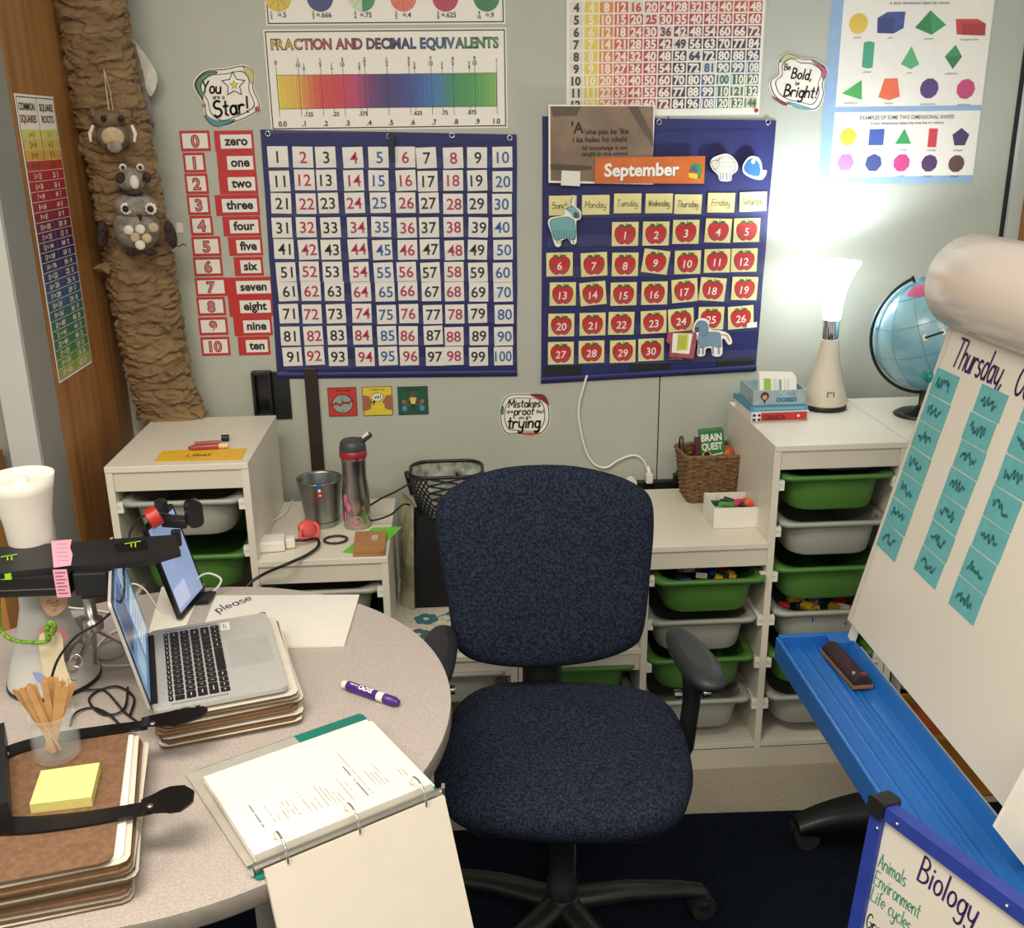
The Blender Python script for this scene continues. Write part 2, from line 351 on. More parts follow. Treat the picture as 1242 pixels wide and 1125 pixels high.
def frac(b, s, x, y, h, z):
    if '/' not in s: b.text(s, x, y, h, z, blkink, bold=.02); return
    n, d = s.split('/'); b.text(n, x, y+h*.62, h*.85, z, blkink, bold=.03); b.rect(x-h*.45, y-h*.05, x+h*.45, y+h*.05, z, blkink); b.text(d, x, y-h*.62, h*.85, z, blkink, bold=.03)
for i in range(11):
    x = X(i/10); b.rect(x-.0006, yb0-.02, x+.0006, yb1+.022, .0021, blkink)
    b.text('1.0' if i == 10 else ('0.0' if i == 0 else '.%d' % i), x+(.006 if i == 0 else -.002 if i == 10 else .004), B[1]+.014, .013, .0021, blkink, bold=.03)
    frac(b, lab[i], x, yb1+.031, .0105, .0021)
for i, (fr, de) in enumerate((('1/8', '.125'), ('1/4', '.25'), ('3/8', '.375'), ('5/8', '.625'), ('3/4', '.75'), ('7/8', '.875'))):
    v = float(de); b.rect(X(v)-.0005, yb0-.008, X(v)+.0005, yb0, .0021, blkink); b.rect(X(v)-.0005, yb1, X(v)+.0005, yb1+.01, .0021, blkink)
    b.text(de, X(v)+.004, yb0-.014, .0105, .0021, blkink, bold=.03); frac(b, fr, X(v), yb1+.02, .0085, .0021)
b.build('print', t)
b = MB(); b.rect(A[0]-.012, B[1]-.010, B[0]+.016, A[1]+.012, .0040, lamin); b.build('laminate', t)
# fraction circles poster, cut by the frame
L = wall_at(465, -20); A = wl(317, -70, L); B = wl(611, 27, L)
t = thing('fraction_circles_poster', 'white poster of coloured fraction circles at the top edge above the fraction bar', 'poster', L, WR)
b = MB(); b.prism([(A[0]-.004, B[1]-.004), (B[0]+.004, B[1]-.004), (B[0]+.004, A[1]), (A[0]-.004, A[1])], .0004, .0012, paper)
outline(b, A[0], B[1], B[0], A[1], .003, .0016, blkink)
for i, (cxp, col, de, fr) in enumerate(((337, '#d9b93a', '.5', '1/2'), (388, '#2b2d72', '.666', '2/3'), (439, '#2b8a52', '.75', '3/4'), (489, '#e06a50', '.4', '2/5'), (540, '#b52a50', '.625', '5/8'), (590, '#1f7a4a', '.9', '9/10'))):
    x, y = wl(cxp, -3, L); b.disc(x, y, .0345, .0018, ink(col), 32)
    if i == 2: b.flat([(x, y)]+[(x-.0345*math.cos(a*PI/20), y-.0345*math.sin(a*PI/20)) for a in range(0, 11)], .002, ink('#c8d8b0'))
    for a in range(0, 180, 45): b.line([(x-.0345*math.cos(math.radians(a)), y-.0345*math.sin(math.radians(a))), (x+.0345*math.cos(math.radians(a)), y+.0345*math.sin(math.radians(a)))], .0008, .0021, ink('#3a3a3a'))
    yy = wl(cxp, 18, L)[1]; frac(b, fr, x-.02, yy, .009, .0021); b.text('='+de, x+.008, yy, .0125, .0021, blkink, bold=.02)
b.build('print', t)
b = MB(); b.rect(A[0]-.014, B[1]-.010, B[0]+.02, A[1], .0040, lamin); b.build('laminate', t)
# multiplication poster
L = wall_at(804, 60); A = wl(690, 0, L); B = wl(918, 137, L)
t = thing('multiplication_poster', 'rainbow times table poster above the September calendar', 'poster', L, WR)
top = A[1]+.13
b = MB(); b.prism([(A[0]-.006, B[1]-.004), (B[0]+.006, B[1]-.004), (B[0]+.006, top), (A[0]-.006, top)], .0004, .0012, paper)
cw = (B[0]-A[0])/13; x0 = A[0]; rh = (wl(800, 14.4*4, L)[1]-wl(800, 14.4*11, L)[1])/7
y12 = B[1]+.012+rh/2; MG = {1: '#e8c93c', 2: '#e0823c', 3: '#cf4c36', 4: '#c13a34', 5: '#b52c44', 6: '#7c1f3c', 7: '#3c1638', 8: '#241c4c', 9: '#26567e', 10: '#1f6a5a', 11: '#2d7040', 12: '#4c8a42'}
for r in range(1, 13):
    y = y12+(12-r)*rh
    for c in range(0, 13):
        x = x0+(c+.5)*cw; g = min(r, c); sq = r == c or c == 0
        b.rect(x-cw*.45, y-rh*.43, x+cw*.45, y+rh*.43, .0016, ink('#dcd6c8') if sq else ink(MG[g]))
        b.text(str(r*c if c else r), x, y, rh*.70, .002, ink(MG[max(g, 1)] if (r == c) else ('#2a2020' if c == 0 else '#efe6d4')), bold=.04, wmax=cw*.84)
b.build('print', t)
b = MB(); b.rect(A[0]-.014, B[1]-.012, B[0]+.016, top, .0040, lamin); b.build('laminate', t)
for qx, qy in ((916, 134),):
    pp = wl(qx, qy, L); MB().lathe([(.004, .0045), (.006, .010), (.005, .014)], red_m, 10, (pp[0], pp[1], 0)).build('push_pin', t)
# shapes poster
L = wall_at(1095, 110); A = wl(1009, 0, L); B = wl(1178, 221, L)
t = thing('shapes_poster', 'pale blue poster of coloured three and two dimensional shapes at the right', 'poster', L, WR)
blu = mat('poster_blue', '#8fb0d2', .45, namt=.02)
b = MB(); b.prism([(A[0], B[1]), (B[0], B[1]), (B[0], A[1]+.25), (A[0], A[1]+.25)], .0004, .0012, blu)
def pk(x, y): return wl(940+x/4.113, y/4.113, L)
def pl(pts, z, c): b.flat([pk(*p) for p in pts], z, ink(c))
q = pk(320, 530); q2 = pk(1030, 530)
xa, xb = pk(300, 530)[0], pk(1028, 540)[0]
b.rect(xa, pk(300, 533)[1], xb, A[1]+.23, .0015, paper); xa2, xb2 = pk(268, 885)[0], pk(976, 885)[0]
b.rect(xa, pk(268, 885)[1], xb, pk(300, 560)[1], .0015, paper)
x, y = pk(415, 118); b.disc(x, y, .026, .002, ink('#e0bc44'), 28)
pl([(510, 90), (560, 60), (650, 58), (640, 140), (590, 168), (508, 165)], .0018, '#35478f'); pl([(510, 90), (595, 88), (590, 168), (508, 165)], .0021, '#2a3778')
pl([(696, 138), (775, 52), (852, 124), (780, 174)], .0018, '#2e9a50'); pl([(696, 138), (775, 52), (780, 174)], .0021, '#24803f')
pl([(900, 95), (1010, 95), (1050, 118), (1046, 178), (905, 172)], .0018, '#c43434'); pl([(935, 118), (1050, 118), (1046, 178), (930, 174)], .0021, '#a81f24')
pl([(442, 212), (468, 205), (496, 212), (486, 338), (458, 342), (432, 334)], .0018, '#3fa07c')
pl([(680, 230), (718, 322), (675, 345), (626, 320)], .0018, '#54b070'); pl([(900, 224), (932, 282), (885, 345), (845, 282)], .0018, '#2c9450'); pl([(845, 282), (932, 282), (885, 345)], .0021, '#227a40')
pl([(332, 466), (432, 398), (432, 498)], .0018, '#3fa850'); pl([(545, 392), (610, 390), (622, 482), (568, 500), (514, 486)], .0018, '#e2643c')
for (x, y, n, r, c) in ((768, 441, 10, .027, '#4a2a72'), (950, 444, 9, .027, '#c23a72')):
    a, bb_ = pk(x, y); b.disc(a, bb_, r, .0018, ink(c), n)
for (x, y, n, r, c, a0) in ((364, 682, 28, .0235, '#e8bc38', 0), (505, 684, 4, .0305, '#2f4f9c', PI/4), (640, 692, 3, .0275, '#28a050', PI/2), (924, 686, 5, .026, '#3a1e5a', PI/2), (351, 810, 6, .0255, '#a873b8', 0), (490, 812, 7, .025, '#2c3a78', PI/2), (630, 812, 8, .025, '#c8307a', PI/8), (768, 814, 9, .024, '#471d5c', PI/2), (903, 816, 10, .024, '#553226', 0)):
    a, bb_ = pk(x, y); b.disc(a, bb_, r, .0018, ink(c), n, a0=a0)
pl([(768, 640), (812, 640), (802, 734), (758, 734)], .0018, '#c42a34')
for s_, x, y, h, wm in (('EXAMPLES OF SOME TWO DIMENSIONAL SHAPES', 658, 584, .0105, .27), ('A two dimensional object has area but no volume', 658, 612, .0075, .21), ('A three dimensional object has volume', 720, 14, .0075, .18)):
    a, bb_ = pk(x, y); b.text(s_, a, bb_, h, .0018, blkink, bold=.012, wmax=wm)
for s_, x, y in (('sphere', 410, 186), ('cube', 572, 188), ('pyramid', 766, 192), ('rectangular prism', 968, 196), ('cylinder', 458, 358), ('cone', 668, 362), ('octahedron', 878, 366), ('tetrahedron', 378, 512), ('frustum', 566, 514), ('dodecahedron', 762, 518), ('icosahedron', 940, 520), ('circle', 360, 742), ('square', 500, 744), ('triangle', 638, 745), ('rectangle', 778, 747), ('pentagon', 912, 748), ('hexagon', 344, 872), ('heptagon', 484, 874), ('octagon', 624, 875), ('nonagon', 760, 876), ('decagon', 894, 877)):
    a, bb_ = pk(x, y); b.text(s_, a, bb_, .0055, .0018, ink('#4a4640'), bold=.01)
b.build('print', t)
b = MB(); b.rect(A[0]-.008, B[1]-.008, B[0]+.006, A[1]+.24, .0040, lamin); b.build('laminate', t)
# cutout signs
def blob_sign(name, label, pts, sc, off, words, trims, extra=None):
    c = (sum(p[0] for p in pts)/len(pts)/sc+off[0], sum(p[1] for p in pts)/len(pts)/sc+off[1]); L = wall_at(*c)
    f = lambda x, y: wl(off[0]+x/sc, off[1]+y/sc, L)
    P = spline([f(*p) for p in pts], 4, True); b = MB()
    b.prism(P, .0004, .0016, paper); b.flat(scalep(P, .965), .0019, blkink); b.flat(scalep(P, .93), .0022, paper)
    for pts2, c2 in trims: 
        Q_ = spline([f(*p) for p in pts2], 4, True); b.flat(Q_, .0025, blkink); b.flat(scalep(Q_, .90), .0028, ink(c2))
    inner = scalep(P, .80); b.flat(inner, .0031, blkink); b.flat(scalep(P, .77), .0034, paper)
    for s_, x, y, h, ang, col in words:
        a, bb_ = f(x, y); b.hand(s_, a, bb_, h, .004, ink(col), w=.15, ang=ang, al='c')
    if extra: extra(b, f)
    o = b.build(name, org=L, rot=WR); tag(o, label, 'sign')
def star(b, f, x, y, R, col, z, n=5, k=.45, a0=90):
    a, c = f(x, y); P = [(a+(R if i % 2 == 0 else R*k)*math.cos(math.radians(a0+180*i/n)), c+(R if i % 2 == 0 else R*k)*math.sin(math.radians(a0+180*i/n))) for i in range(2*n)]
    b.flat(P, z, blkink); b.flat(scalep(P, .84), z+.0003, ink(col))
blob_sign('star_sign', 'cutout sign reading You are a Star, above the red number cards', [(850, 370), (900, 310), (990, 300), (1080, 285), (1120, 330), (1120, 390), (1150, 470), (1110, 510), (1040, 540), (970, 560), (910, 520), (890, 450)], 3.6294, (0, 0),
    [('You', 935, 410, .030, -.05, '#202020'), ('are a', 965, 436, .012, 0, '#606060'), ('Star!', 1025, 505, .040, .12, '#202020')],
    [([(860, 370), (905, 320), (960, 318), (900, 370), (895, 440)], '#5c8a62'), ([(900, 505), (960, 530), (1040, 525), (980, 556), (930, 548)], '#4a8c96'), ([(1070, 292), (1112, 310), (1116, 370), (1095, 350)], '#c9c07a')],
    lambda b, f: (star(b, f, 1030, 372, .034, '#f4f0e4', .0042, k=.5), star(b, f, 1032, 374, .013, '#e0cc38', .005), star(b, f, 900, 462, .007, '#d06050', .0045, 6), star(b, f, 1134, 480, .010, '#c43038', .0045, 7)))
blob_sign('bold_sign', 'cutout sign reading Be Bold, be Bright, left of the shapes poster', [(15, 300), (70, 262), (130, 290), (200, 295), (262, 345), (240, 420), (245, 480), (205, 550), (120, 535), (50, 520), (-8, 480), (-30, 410), (10, 370)], 4.113, (940, 0),
    [('Be', 60, 350, .016, 0, '#202020'), ('Bold,', 130, 395, .026, -.1, '#202020'), ('be', 110, 425, .011, 0, '#202020'), ('Bright!', 125, 485, .030, -.08, '#202020')],
    [([(20, 310), (60, 268), (120, 290), (80, 300)], '#b9c08a'), ([(180, 300), (255, 345), (240, 400), (215, 340)], '#b06070'), ([(-20, 480), (60, 515), (40, 525)], '#8c2f3a'), ([(60, 505), (190, 545), (110, 540)], '#6aa6b0')])
blob_sign('mistakes_sign', 'cutout sign reading Mistakes are proof that you are trying', [(150, 150), (180, 118), (250, 116), (300, 120), (330, 160), (330, 230), (290, 272), (200, 268), (160, 262), (142, 210)], 3.105, (560, 440),
    [('Mistakes', 237, 165, .024, 0, '#202020'), ('are', 182, 188, .012, 0, '#303030'), ('proof', 236, 194, .024, 0, '#402818'), ('that', 295, 188, .012, 0, '#303030'), ('you are', 238, 208, .010, 0, '#303030'), ('trying', 236, 243, .036, 0, '#202020')],
    [([(255, 118), (310, 120), (328, 160), (300, 140)], '#8a3028'), ([(200, 262), (300, 262), (260, 272)], '#b0603a'), ([(144, 180), (158, 160), (156, 195)], '#4a7a50')])
# three picture squares
for k, (x0, y0, x1_, y1_, col, s_) in enumerate(((397, 470, 434, 504, '#c4382e', '1. Take a break'), (439, 469, 477, 503, '#dfc63c', '2. Talk it out'), (482, 469, 520, 502, '#1f5638', '3. Walk away'))):
    L = wall_at((x0+x1_)/2, (y0+y1_)/2); a = wl(x0, y0, L); c = wl(x1_, y1_, L); hx = (c[0]-a[0])/2; hy = (a[1]-c[1])/2; b = MB()
    b.prism([(-hx, -hy), (hx, -hy), (hx, hy), (-hx, hy)], .0004, .0018, ink(col)); outline(b, -hx, -hy, hx, hy, .0015, .0022, ink('#2a2420'))
    b.text(s_, 0, hy-.009, .006, .0022, blkink, bold=.01, wmax=hx*1.7)
    if k == 0:
        b.disc(0, -.006, .031, .0022, blkink, 28, ry=.029); b.disc(0, -.006, .029, .0025, ink('#9aa09a'), 28, ry=.027)
        z = [(-.031, -.010), (-.018, -.004), (-.008, -.010), (.004, -.002), (.016, -.004), (.031, .004)]; b.line(z, .006, .0028, blkink); b.line(z, .0035, .0031, ink(col))
        for i, (u_, v_) in enumerate(((0, .015), (.021, -.012), (0, -.028), (-.021, -.004))): b.text('12 3 6 9'.split()[i], u_, v_, .006, .0028, blkink)
        b.line([(0, .008), (0, -.002)], .002, .003, blkink)
    if k == 1:
        for sg in (-1, 1):
            P = spline([(sg*hx, .018), (sg*.026, .016), (sg*.021, .006), (sg*.014, -.004), (sg*.020, -.010), (sg*.021, -.022), (sg*.03, -.026), (sg*hx, -.03)], 3); b.flat(P, .0024, blkink); b.flat([(x+sg*.001, y) for x, y in P], .0027, ink('#a0664a'))
        b.disc(0, .012, .018, .0024, blkink, 24, ry=.013); b.flat([(-.012, .002), (-.004, .002), (-.014, -.014)], .0024, blkink); b.disc(0, .012, .0165, .0027, ink('#f0ecd8'), 24, ry=.0115)
        b.line([(-.009, .016), (-.007, .007), (-.002, .017), (0, .007), (.004, .017), (.004, .009)], .0018, .003, blkink); b.line([(.009, .018), (.009, .007)], .002, .003, blkink)
    if k == 2:
        b.disc(0, .017, .007, .0024, ink('#7a4a34'), 14); b.flat([(-.010, .010), (.010, .010), (.006, -.010), (-.006, -.010)], .0024, ink('#d8cc6a')); b.rect(-.006, -.03, -.001, -.010, .0024, ink('#2c3444')); b.rect(.001, -.03, .006, -.010, .0024, ink('#2c3444'))
        b.line([(-.010, .008), (-.018, -.006), (-.024, -.010)], .003, .0027, ink('#8a5a40')); b.line([(.010, .008), (.018, -.006), (.024, -.010)], .003, .0027, ink('#8a5a40'))
        for sg in (-1, 1): b.disc(sg*.027, -.002, .006, .0024, ink('#a06a4c'), 12); b.disc(sg*.026, -.023, .008, .0024, ink('#4a8ac0'), 12, ry=.009); b.line([(sg*.027, -.010), (sg*.012, -.014)], .004, .0026, ink('#b03a38'))
    tag(b.build('picture_card', org=L, rot=WR), ['red square picture card of a broken clock under the hundreds chart', 'yellow square picture card of two faces and a speech bubble', 'dark green square picture card of three people holding hands'][k], 'sign', 'square picture cards in a row on the wall')
# red number and word cards
redc = mat('red_card', '#bd2a2a', .5, namt=.02); redo = ink('#c0504c')
NUMS = 'zero one two three four five six seven eight nine ten'.split()
DC = [(20, 25, 135, 95), (32, 102, 118, 170), (38, 175, 128, 245), (46, 250, 134, 318), (56, 323, 144, 390), (62, 396, 172, 462), (68, 468, 178, 532), (74, 540, 192, 602), (80, 608, 188, 670), (86, 679, 196, 738), (94, 748, 204, 810)]
WC = [(140, 25, 288, 97), (150, 100, 294, 172), (156, 174, 301, 245), (143, 250, 308, 320), (170, 325, 312, 392), (190, 397, 318, 460), (210, 467, 320, 531), (182, 539, 355, 603), (190, 606, 355, 672), (208, 677, 352, 740), (224, 746, 344, 808)]
for i in range(11):
    for kind, (x0, y0, x1_, y1_) in (('d', DC[i]), ('w', WC[i])):
        X0, Y0, X1, Y1 = 210+x0/2.888, 150+y0/2.888, 210+x1_/2.888, 150+y1_/2.888
        L = wall_at((X0+X1)/2, (Y0+Y1)/2); a = wl(X0, Y0, L); c = wl(X1, Y1, L); hx = (c[0]-a[0])/2*.97; hy = (a[1]-c[1])/2; b = MB()
        b.prism([(-hx, -hy), (hx, -hy), (hx, hy), (-hx, hy)], .0004, .0016, redc)
        if kind == 'd':
            b.rect(-hx+.006, -hy+.007, hx-.006, hy-.007, .0019, cardw); b.text(str(i), 0, 0, .030, .0022, ink('#8c2024'), bold=.06); b.text(str(i), 0, 0, .029, .0025, ink('#cf8078'), bold=0)
            tag(b.build('number_card', org=L, rot=WR), 'red bordered white card with the outlined red numeral for %s' % NUMS[i], 'card', 'red bordered numeral cards')
        else:
            wd = tgeo(NUMS[i], .03)[2]*.022/.6+.014; wd = min(wd, 2*hx-.008); sx = hx-.006-wd
            b.rect(sx, -.019, sx+wd, .017, .0019, cardw); b.text(NUMS[i], sx+wd/2, .0015, .0235, .0022, blkink, bold=.035, wmax=wd-.008)
            tag(b.build('word_card', org=L, rot=WR), 'red card with the word %s in black on a white strip' % NUMS[i], 'card', 'red number word cards')
# ------------------------------------------------------------------ pocket charts
def pocket_chart(name, label, C4, rows, rings):
    ctr = wall_at(sum(p[0] for p in C4)/4, sum(p[1] for p in C4)/4); q = [wl(*p, ctr) for p in C4]   # TL TR BR BL
    t = thing(name, label, 'wall chart', ctr, WR)
    b = MB(); P = []
    for i in range(4):
        a, c = q[i], q[(i+1) % 4]
        for j in range(8): k = j/8; P.append((a[0]+(c[0]-a[0])*k+random.uniform(-.001, .001), a[1]+(c[1]-a[1])*k))
    b.prism(P, .0006, .0032, navy_c); b.build('fabric_panel', t)
    b = MB(); n = 24
    b.tube([(q[3][0]+(q[2][0]-q[3][0])*i/n, q[3][1]+(q[2][1]-q[3][1])*i/n+.012, .006) for i in range(n+1)], .010, navy_c, 8, flat=.5); b.build('rod_sleeve', t)
    b = MB()
    b.rect(q[0][0]*.98, (q[0][1]+q[1][1])/2-.034, q[1][0]*.985, (q[0][1]+q[1][1])/2-.032, .0045, ink('#1a1d52')); b.build('stitching', t)
    for y0, y1 in rows:
        b = MB(); xa = q[0][0]+.012; xb = q[1][0]-.012
        b.bb((xa, y0-.0015, .0032), (xb, y0+.0015, .0050), navy_c); b.build('pocket_seam', t)
        b = MB(); b.rect(xa, y0, xb, y1, .0125, filmm); b.build('pocket_film', t)
    for x in rings:
        a = wl(*x, ctr); b = MB(); N = 16
        b.tube([(a[0]+.0065*math.cos(2*PI*i/N), a[1]+.0065*math.sin(2*PI*i/N), .005) for i in range(N+1)], .0018, chrome, 6, False); b.build('grommet', t)
    return ctr, t
C4 = [(316, 157), (627, 163), (627, 456), (337, 459)]
colt = [337, 367.5, 395, 428, 458.6, 491, 518, 550, 578.5, 609]; colb = [355, 382, 411, 442, 471, 496.5, 527, 551, 580.5, 611]
rowy = [191, 219, 246.5, 275.5, 302.5, 329.5, 353, 380.5, 407, 432]
ctr0 = wall_at(sum(p[0] for p in C4)/4, sum(p[1] for p in C4)/4)
rws = []
for y in rowy: zz = wl(470, y, ctr0)[1]; rws.append((zz-.030, zz-.002))
pocket_chart('hundreds_chart', 'navy pocket chart holding white cards numbered 1 to 100', C4, rws, [(325, 162), (472, 165), (548, 164), (618, 167)])
b = MB(); L = wall_at(475, 165, .012); b.prism([(-.006, -.06), (.006, -.06), (.004, .004), (-.004, .004)], .001, .003, blk); b.prism(rrect(.007, .010, .004), .003, .006, blk)
tag(b.build('binder_clip', org=L+V((0, -.014, 0)), rot=WR), 'black strap clip hanging from the top edge of the hundreds chart', 'clip')
colr = {0: '#b02c50', 1: '#1e1e20', 2: '#2f5f9a'}
TW = 'zero one two three four five six seven eight nine ten eleven twelve thirteen fourteen fifteen sixteen seventeen eighteen nineteen'.split()
TT = 'x x twenty thirty forty fifty sixty seventy eighty ninety'.split()
def words(n): return 'one hundred' if n == 100 else TW[n] if n < 20 else TT[n//10]+(' '+TW[n % 10] if n % 10 else '')
ORD = 'first second third fourth fifth sixth seventh eighth ninth tenth'.split()
for r in range(10):
    for c in range(10):
        n = r*10+c+1; k = r/9; x = colt[c]*(1-k)+colb[c]*k+random.uniform(-1, 1); y = rowy[r]+(c-4.5)*.05+random.uniform(-.8, .8)
        L = wall_at(x, y, .0055); h = .0275; b = MB(); P = [(-h, -h), (h, -h), (h, h), (-h, h)]
        b.prism(P, 0, .0009, cardw); cl = 2 if (n % 5 == 0 and n % 10) or n % 10 == 0 else (0 if n % 2 == 0 else 1)
        b.text(str(n), random.uniform(-.002, .003), 0, .031, .0013, ink(colr[cl]), bold=.012, wmax=.049)
        o = b.build('number_card', org=L, rot=(PI/2, random.gauss(0, .018), 0))
        tag(o, 'white card with %s number %s, %s row of hundreds chart' % (['crimson', 'black', 'blue'][cl], words(n), ORD[r]), 'card', 'number cards in the hundreds chart')
# calendar
C4 = [(658, 141), (941, 146), (916, 450), (656, 465)]
pk = lambda x, y: (640+x/3.878, 180+y/3.878)
ctr0 = wall_at(sum(p[0] for p in C4)/4, sum(p[1] for p in C4)/4)
crow = [262, 395, 540, 672, 812, 950]
rws = [(wl(*pk(600, y+50), ctr0)[1]-.004, wl(*pk(600, y+5), ctr0)[1]) for y in crow]
pocket_chart('calendar_chart', 'navy calendar pocket chart for September on the right of the wall', C4, rws, [(799, 148), (931, 148)])
for k, (x0, y0, x1_, y1_) in enumerate(((78, 1025, 252, 1055), (478, 1012, 668, 1044), (888, 985, 1058, 1020))):
    a = pk((x0+x1_)/2, (y0+y1_)/2); L = wall_at(*a, .004); p = wl(*pk(x0, y0), L); q = wl(*pk(x1_, y1_), L); b = MB(); b.prism([(p[0], q[1]), (q[0], q[1]), (q[0], p[1]), (p[0], p[1])], 0, .0018, blk_r)
    tag(b.build('hook_strip', org=L, rot=WR), '%s black fastening strip along the bottom of the calendar chart' % ('leftmost', 'middle', 'rightmost')[k], 'strip', 'black strips on the calendar')
days = ['Sunday', 'Monday', 'Tuesday', 'Wednesday', 'Thursday', 'Friday', 'Saturday']
for i, (x, y) in enumerate(((165, 268), (320, 265), (470, 258), (618, 258), (754, 262), (910, 255), (1060, 250))):
    L = wall_at(*pk(x, y), .006); b = MB(); b.prism([(-.039, -.027), (.039, -.027), (.039, .027), (-.039, .027)], 0, .0009, yel_c)
    b.hand(days[i], 0, -.008, .018, .0013, ink('#5a5446'), w=.09, al='c', wmax=.062)
    tag(b.build('weekday_card', org=L, rot=(PI/2, random.gauss(0, .015), 0)), 'pale yellow card with handwritten %s at the top of the calendar' % days[i], 'card', 'weekday cards')
apple = spline([(0, .0175), (.010, .0205), (.021, .014), (.023, 0), (.017, -.014), (.007, -.020), (0, -.0175), (-.007, -.020), (-.017, -.014), (-.023, 0), (-.021, .014), (-.010, .0205)], 3, True)
ared = ink('#bf2b2b'); agr = ink('#2c6a30')
AP = [(458, 402), (603, 400), (744, 392), (896, 386), (1030, 384), (150, 545), (312, 545), (458, 545), (602, 532), (752, 535), (891, 528), (1018, 525), (165, 684), (307, 682), (451, 684), (596, 680), (738, 668), (870, 662), (1020, 658), (158, 830), (305, 826), (440, 822), (592, 816), (721, 806), (862, 798), (1002, 794), (156, 962), (300, 956), (447, 954), (580, 946)]
TL = {9: -.14, 14: .08, 17: .07, 18: -.08, 24: .07, 26: .06, 4: -.04, 23: .03, 7: .04, 30: .02}
for i, (x, y) in enumerate(AP):
    L = wall_at(*pk(x, y), .006); hx, hy = .038, .0335; b = MB(); b.prism([(-hx, -hy), (hx, -hy), (hx, hy), (-hx, hy)], 0, .0009, yel_l)
    ap = [(px_*1.25, py_*1.25-.003) for px_, py_ in apple]; b.flat(scalep(ap, 1.05), .0011, ink('#5c1a18')); b.flat(ap, .0014, ared)
    for s_ in (-1, 1): b.flat([(s_*.0, .020), (s_*.008, .028), (s_*.020, .026), (s_*.012, .020)], .0017, agr)
    b.line([(0, .018), (.003, .030)], .002, .0019, ink('#4a3018'))
    b.text(str(i+1), 0, -.004, .022, .0019, ink('#f2ece0'), bold=.01, wmax=.034, shear=.1)
    tag(b.build('date_card', org=L, rot=(PI/2, -TL.get(i+1, random.gauss(0, .012)), 0)), 'yellow calendar card with a red apple numbered %s' % words(i+1), 'card', 'apple date cards in the calendar')
# quote poster, note, month banner
def flat_item(name, px4, off, th, m, label, cat, deco=None):
    c = (sum(p[0] for p in px4)/len(px4), sum(p[1] for p in px4)/len(px4)); L = wall_at(*c, off); b = MB(); b.prism([wl(*p, L, off) for p in px4], 0, th, m)
    if deco: deco(b, lambda x, y: wl(x, y, L, off))
    return tag(b.build(name, org=L, rot=WR), label, cat)
PK = lambda x, y: (640+x/3.881, y/3.881)
brn = mat('stone_photo_print', '#8d765f', .4, nscale=9, col2='#72604e')
def dq(b, f):
    g = lambda x, y: f(*PK(x, y))
    b.flat([g(*p) for p in ((106, 500), (592, 500), (588, 740), (590, 860), (108, 850))], .0012, brn)
    b.flat([g(*p) for p in ((106, 500), (250, 500), (230, 545), (120, 548))], .0014, ink('#5c4c3c')); b.flat([g(*p) for p in ((470, 500), (520, 500), (590, 640), (590, 690), (530, 600))], .0014, ink('#5c4c3c'))
    b.flat([g(*p) for p in ((106, 770), (300, 780), (300, 800), (108, 800))], .0014, ink('#54463a'))
    dk = ink('#2a2019')
    for s_, x, y, h, wm in (("'A", 235, 600, .026, .04), ("'ohe pau ka 'ike", 370, 618, .013, .12), ('i ka halau ho okahi', 340, 655, .013, .15), ('All knowledge is not', 362, 695, .010, .13), ('taught in one school', 362, 722, .010, .13)):
        a = g(x, y); b.text(s_, a[0], a[1], h*1.1, .0016, dk, bold=.03, wmax=wm*1.1)
flat_item('quote_poster', [PK(98, 492), PK(600, 496), PK(588, 745), PK(590, 868), PK(98, 860)], .018, .001, paper, 'brown stone print with a Hawaiian saying, over the calendar top corner', 'poster', dq)
def dn(b, f):
    for j in range(3): a = f(*PK(204, 822+14*j)); b.text('xx xxx xxx'[:8-j] if 0 else 'a new week', a[0], a[1], .005, .0011, ink('#8a9aa4'), wmax=.045)
flat_item('note_slip', [PK(160, 802), PK(248, 806), PK(246, 876), PK(156, 872)], .0215, .0008, cardw, 'small pale paper slip stuck at the lower corner of the brown saying poster', 'note')
orng = mat('orange_banner', '#cf6a2c', .45, nscale=20, namt=.06)
def db(b, f):
    a = f(*PK(538, 797)); b.text('September', a[0]+.0015, a[1]-.001, .034, .0012, ink('#7a3010'), bold=.05, wmax=.25); b.text('September', a[0], a[1], .034, .0015, ink('#f2ece0'), bold=.035, wmax=.247)
    g = lambda x, y: f(*PK(x, y))
    b.flat([g(*p) for p in ((760, 800), (775, 770), (810, 770), (822, 800), (812, 840), (770, 838))], .0013, ink('#3a8a3a')); b.flat([g(*p) for p in ((755, 812), (800, 818), (798, 842), (760, 836))], .0016, ink('#d8c830')); b.flat([g(*p) for p in ((770, 785), (795, 785), (800, 812), (772, 808))], .0018, ink('#2a58a8')); b.flat([g(*p) for p in ((762, 802), (798, 808), (798, 818), (758, 812))], .002, ink('#c03028'))
flat_item('month_banner', [PK(318, 742), PK(836, 734), PK(830, 864), PK(314, 862)], .022, .001, orng, 'orange banner reading September with a small school bag picture', 'sign', db)
def cut(name, label, pts, body, col, extra=None, off=.020, sc=3.878, o0=(640, 180)):
    P0 = [(o0[0]+x/sc, o0[1]+y/sc) for x, y in pts]
    def deco(b, f):
        P = spline([f(o0[0]+x/sc, o0[1]+y/sc) for x, y in body], 3, True); b.flat(scalep(P, 1.04), .0011, blkink); b.flat(P, .0014, ink(col))
        if extra: extra(b, lambda x, y: f(o0[0]+x/sc, o0[1]+y/sc))
    c = (sum(p[0] for p in P0)/len(P0), sum(p[1] for p in P0)/len(P0)); L = wall_at(*c, off); b = MB(); b.prism(spline([wl(*p, L, off) for p in P0], 3, True), 0, .0010, paper)
    deco(b, lambda x, y: wl(x, y, L, off)); tag(b.build(name, org=L, rot=WR), label, 'cutout')
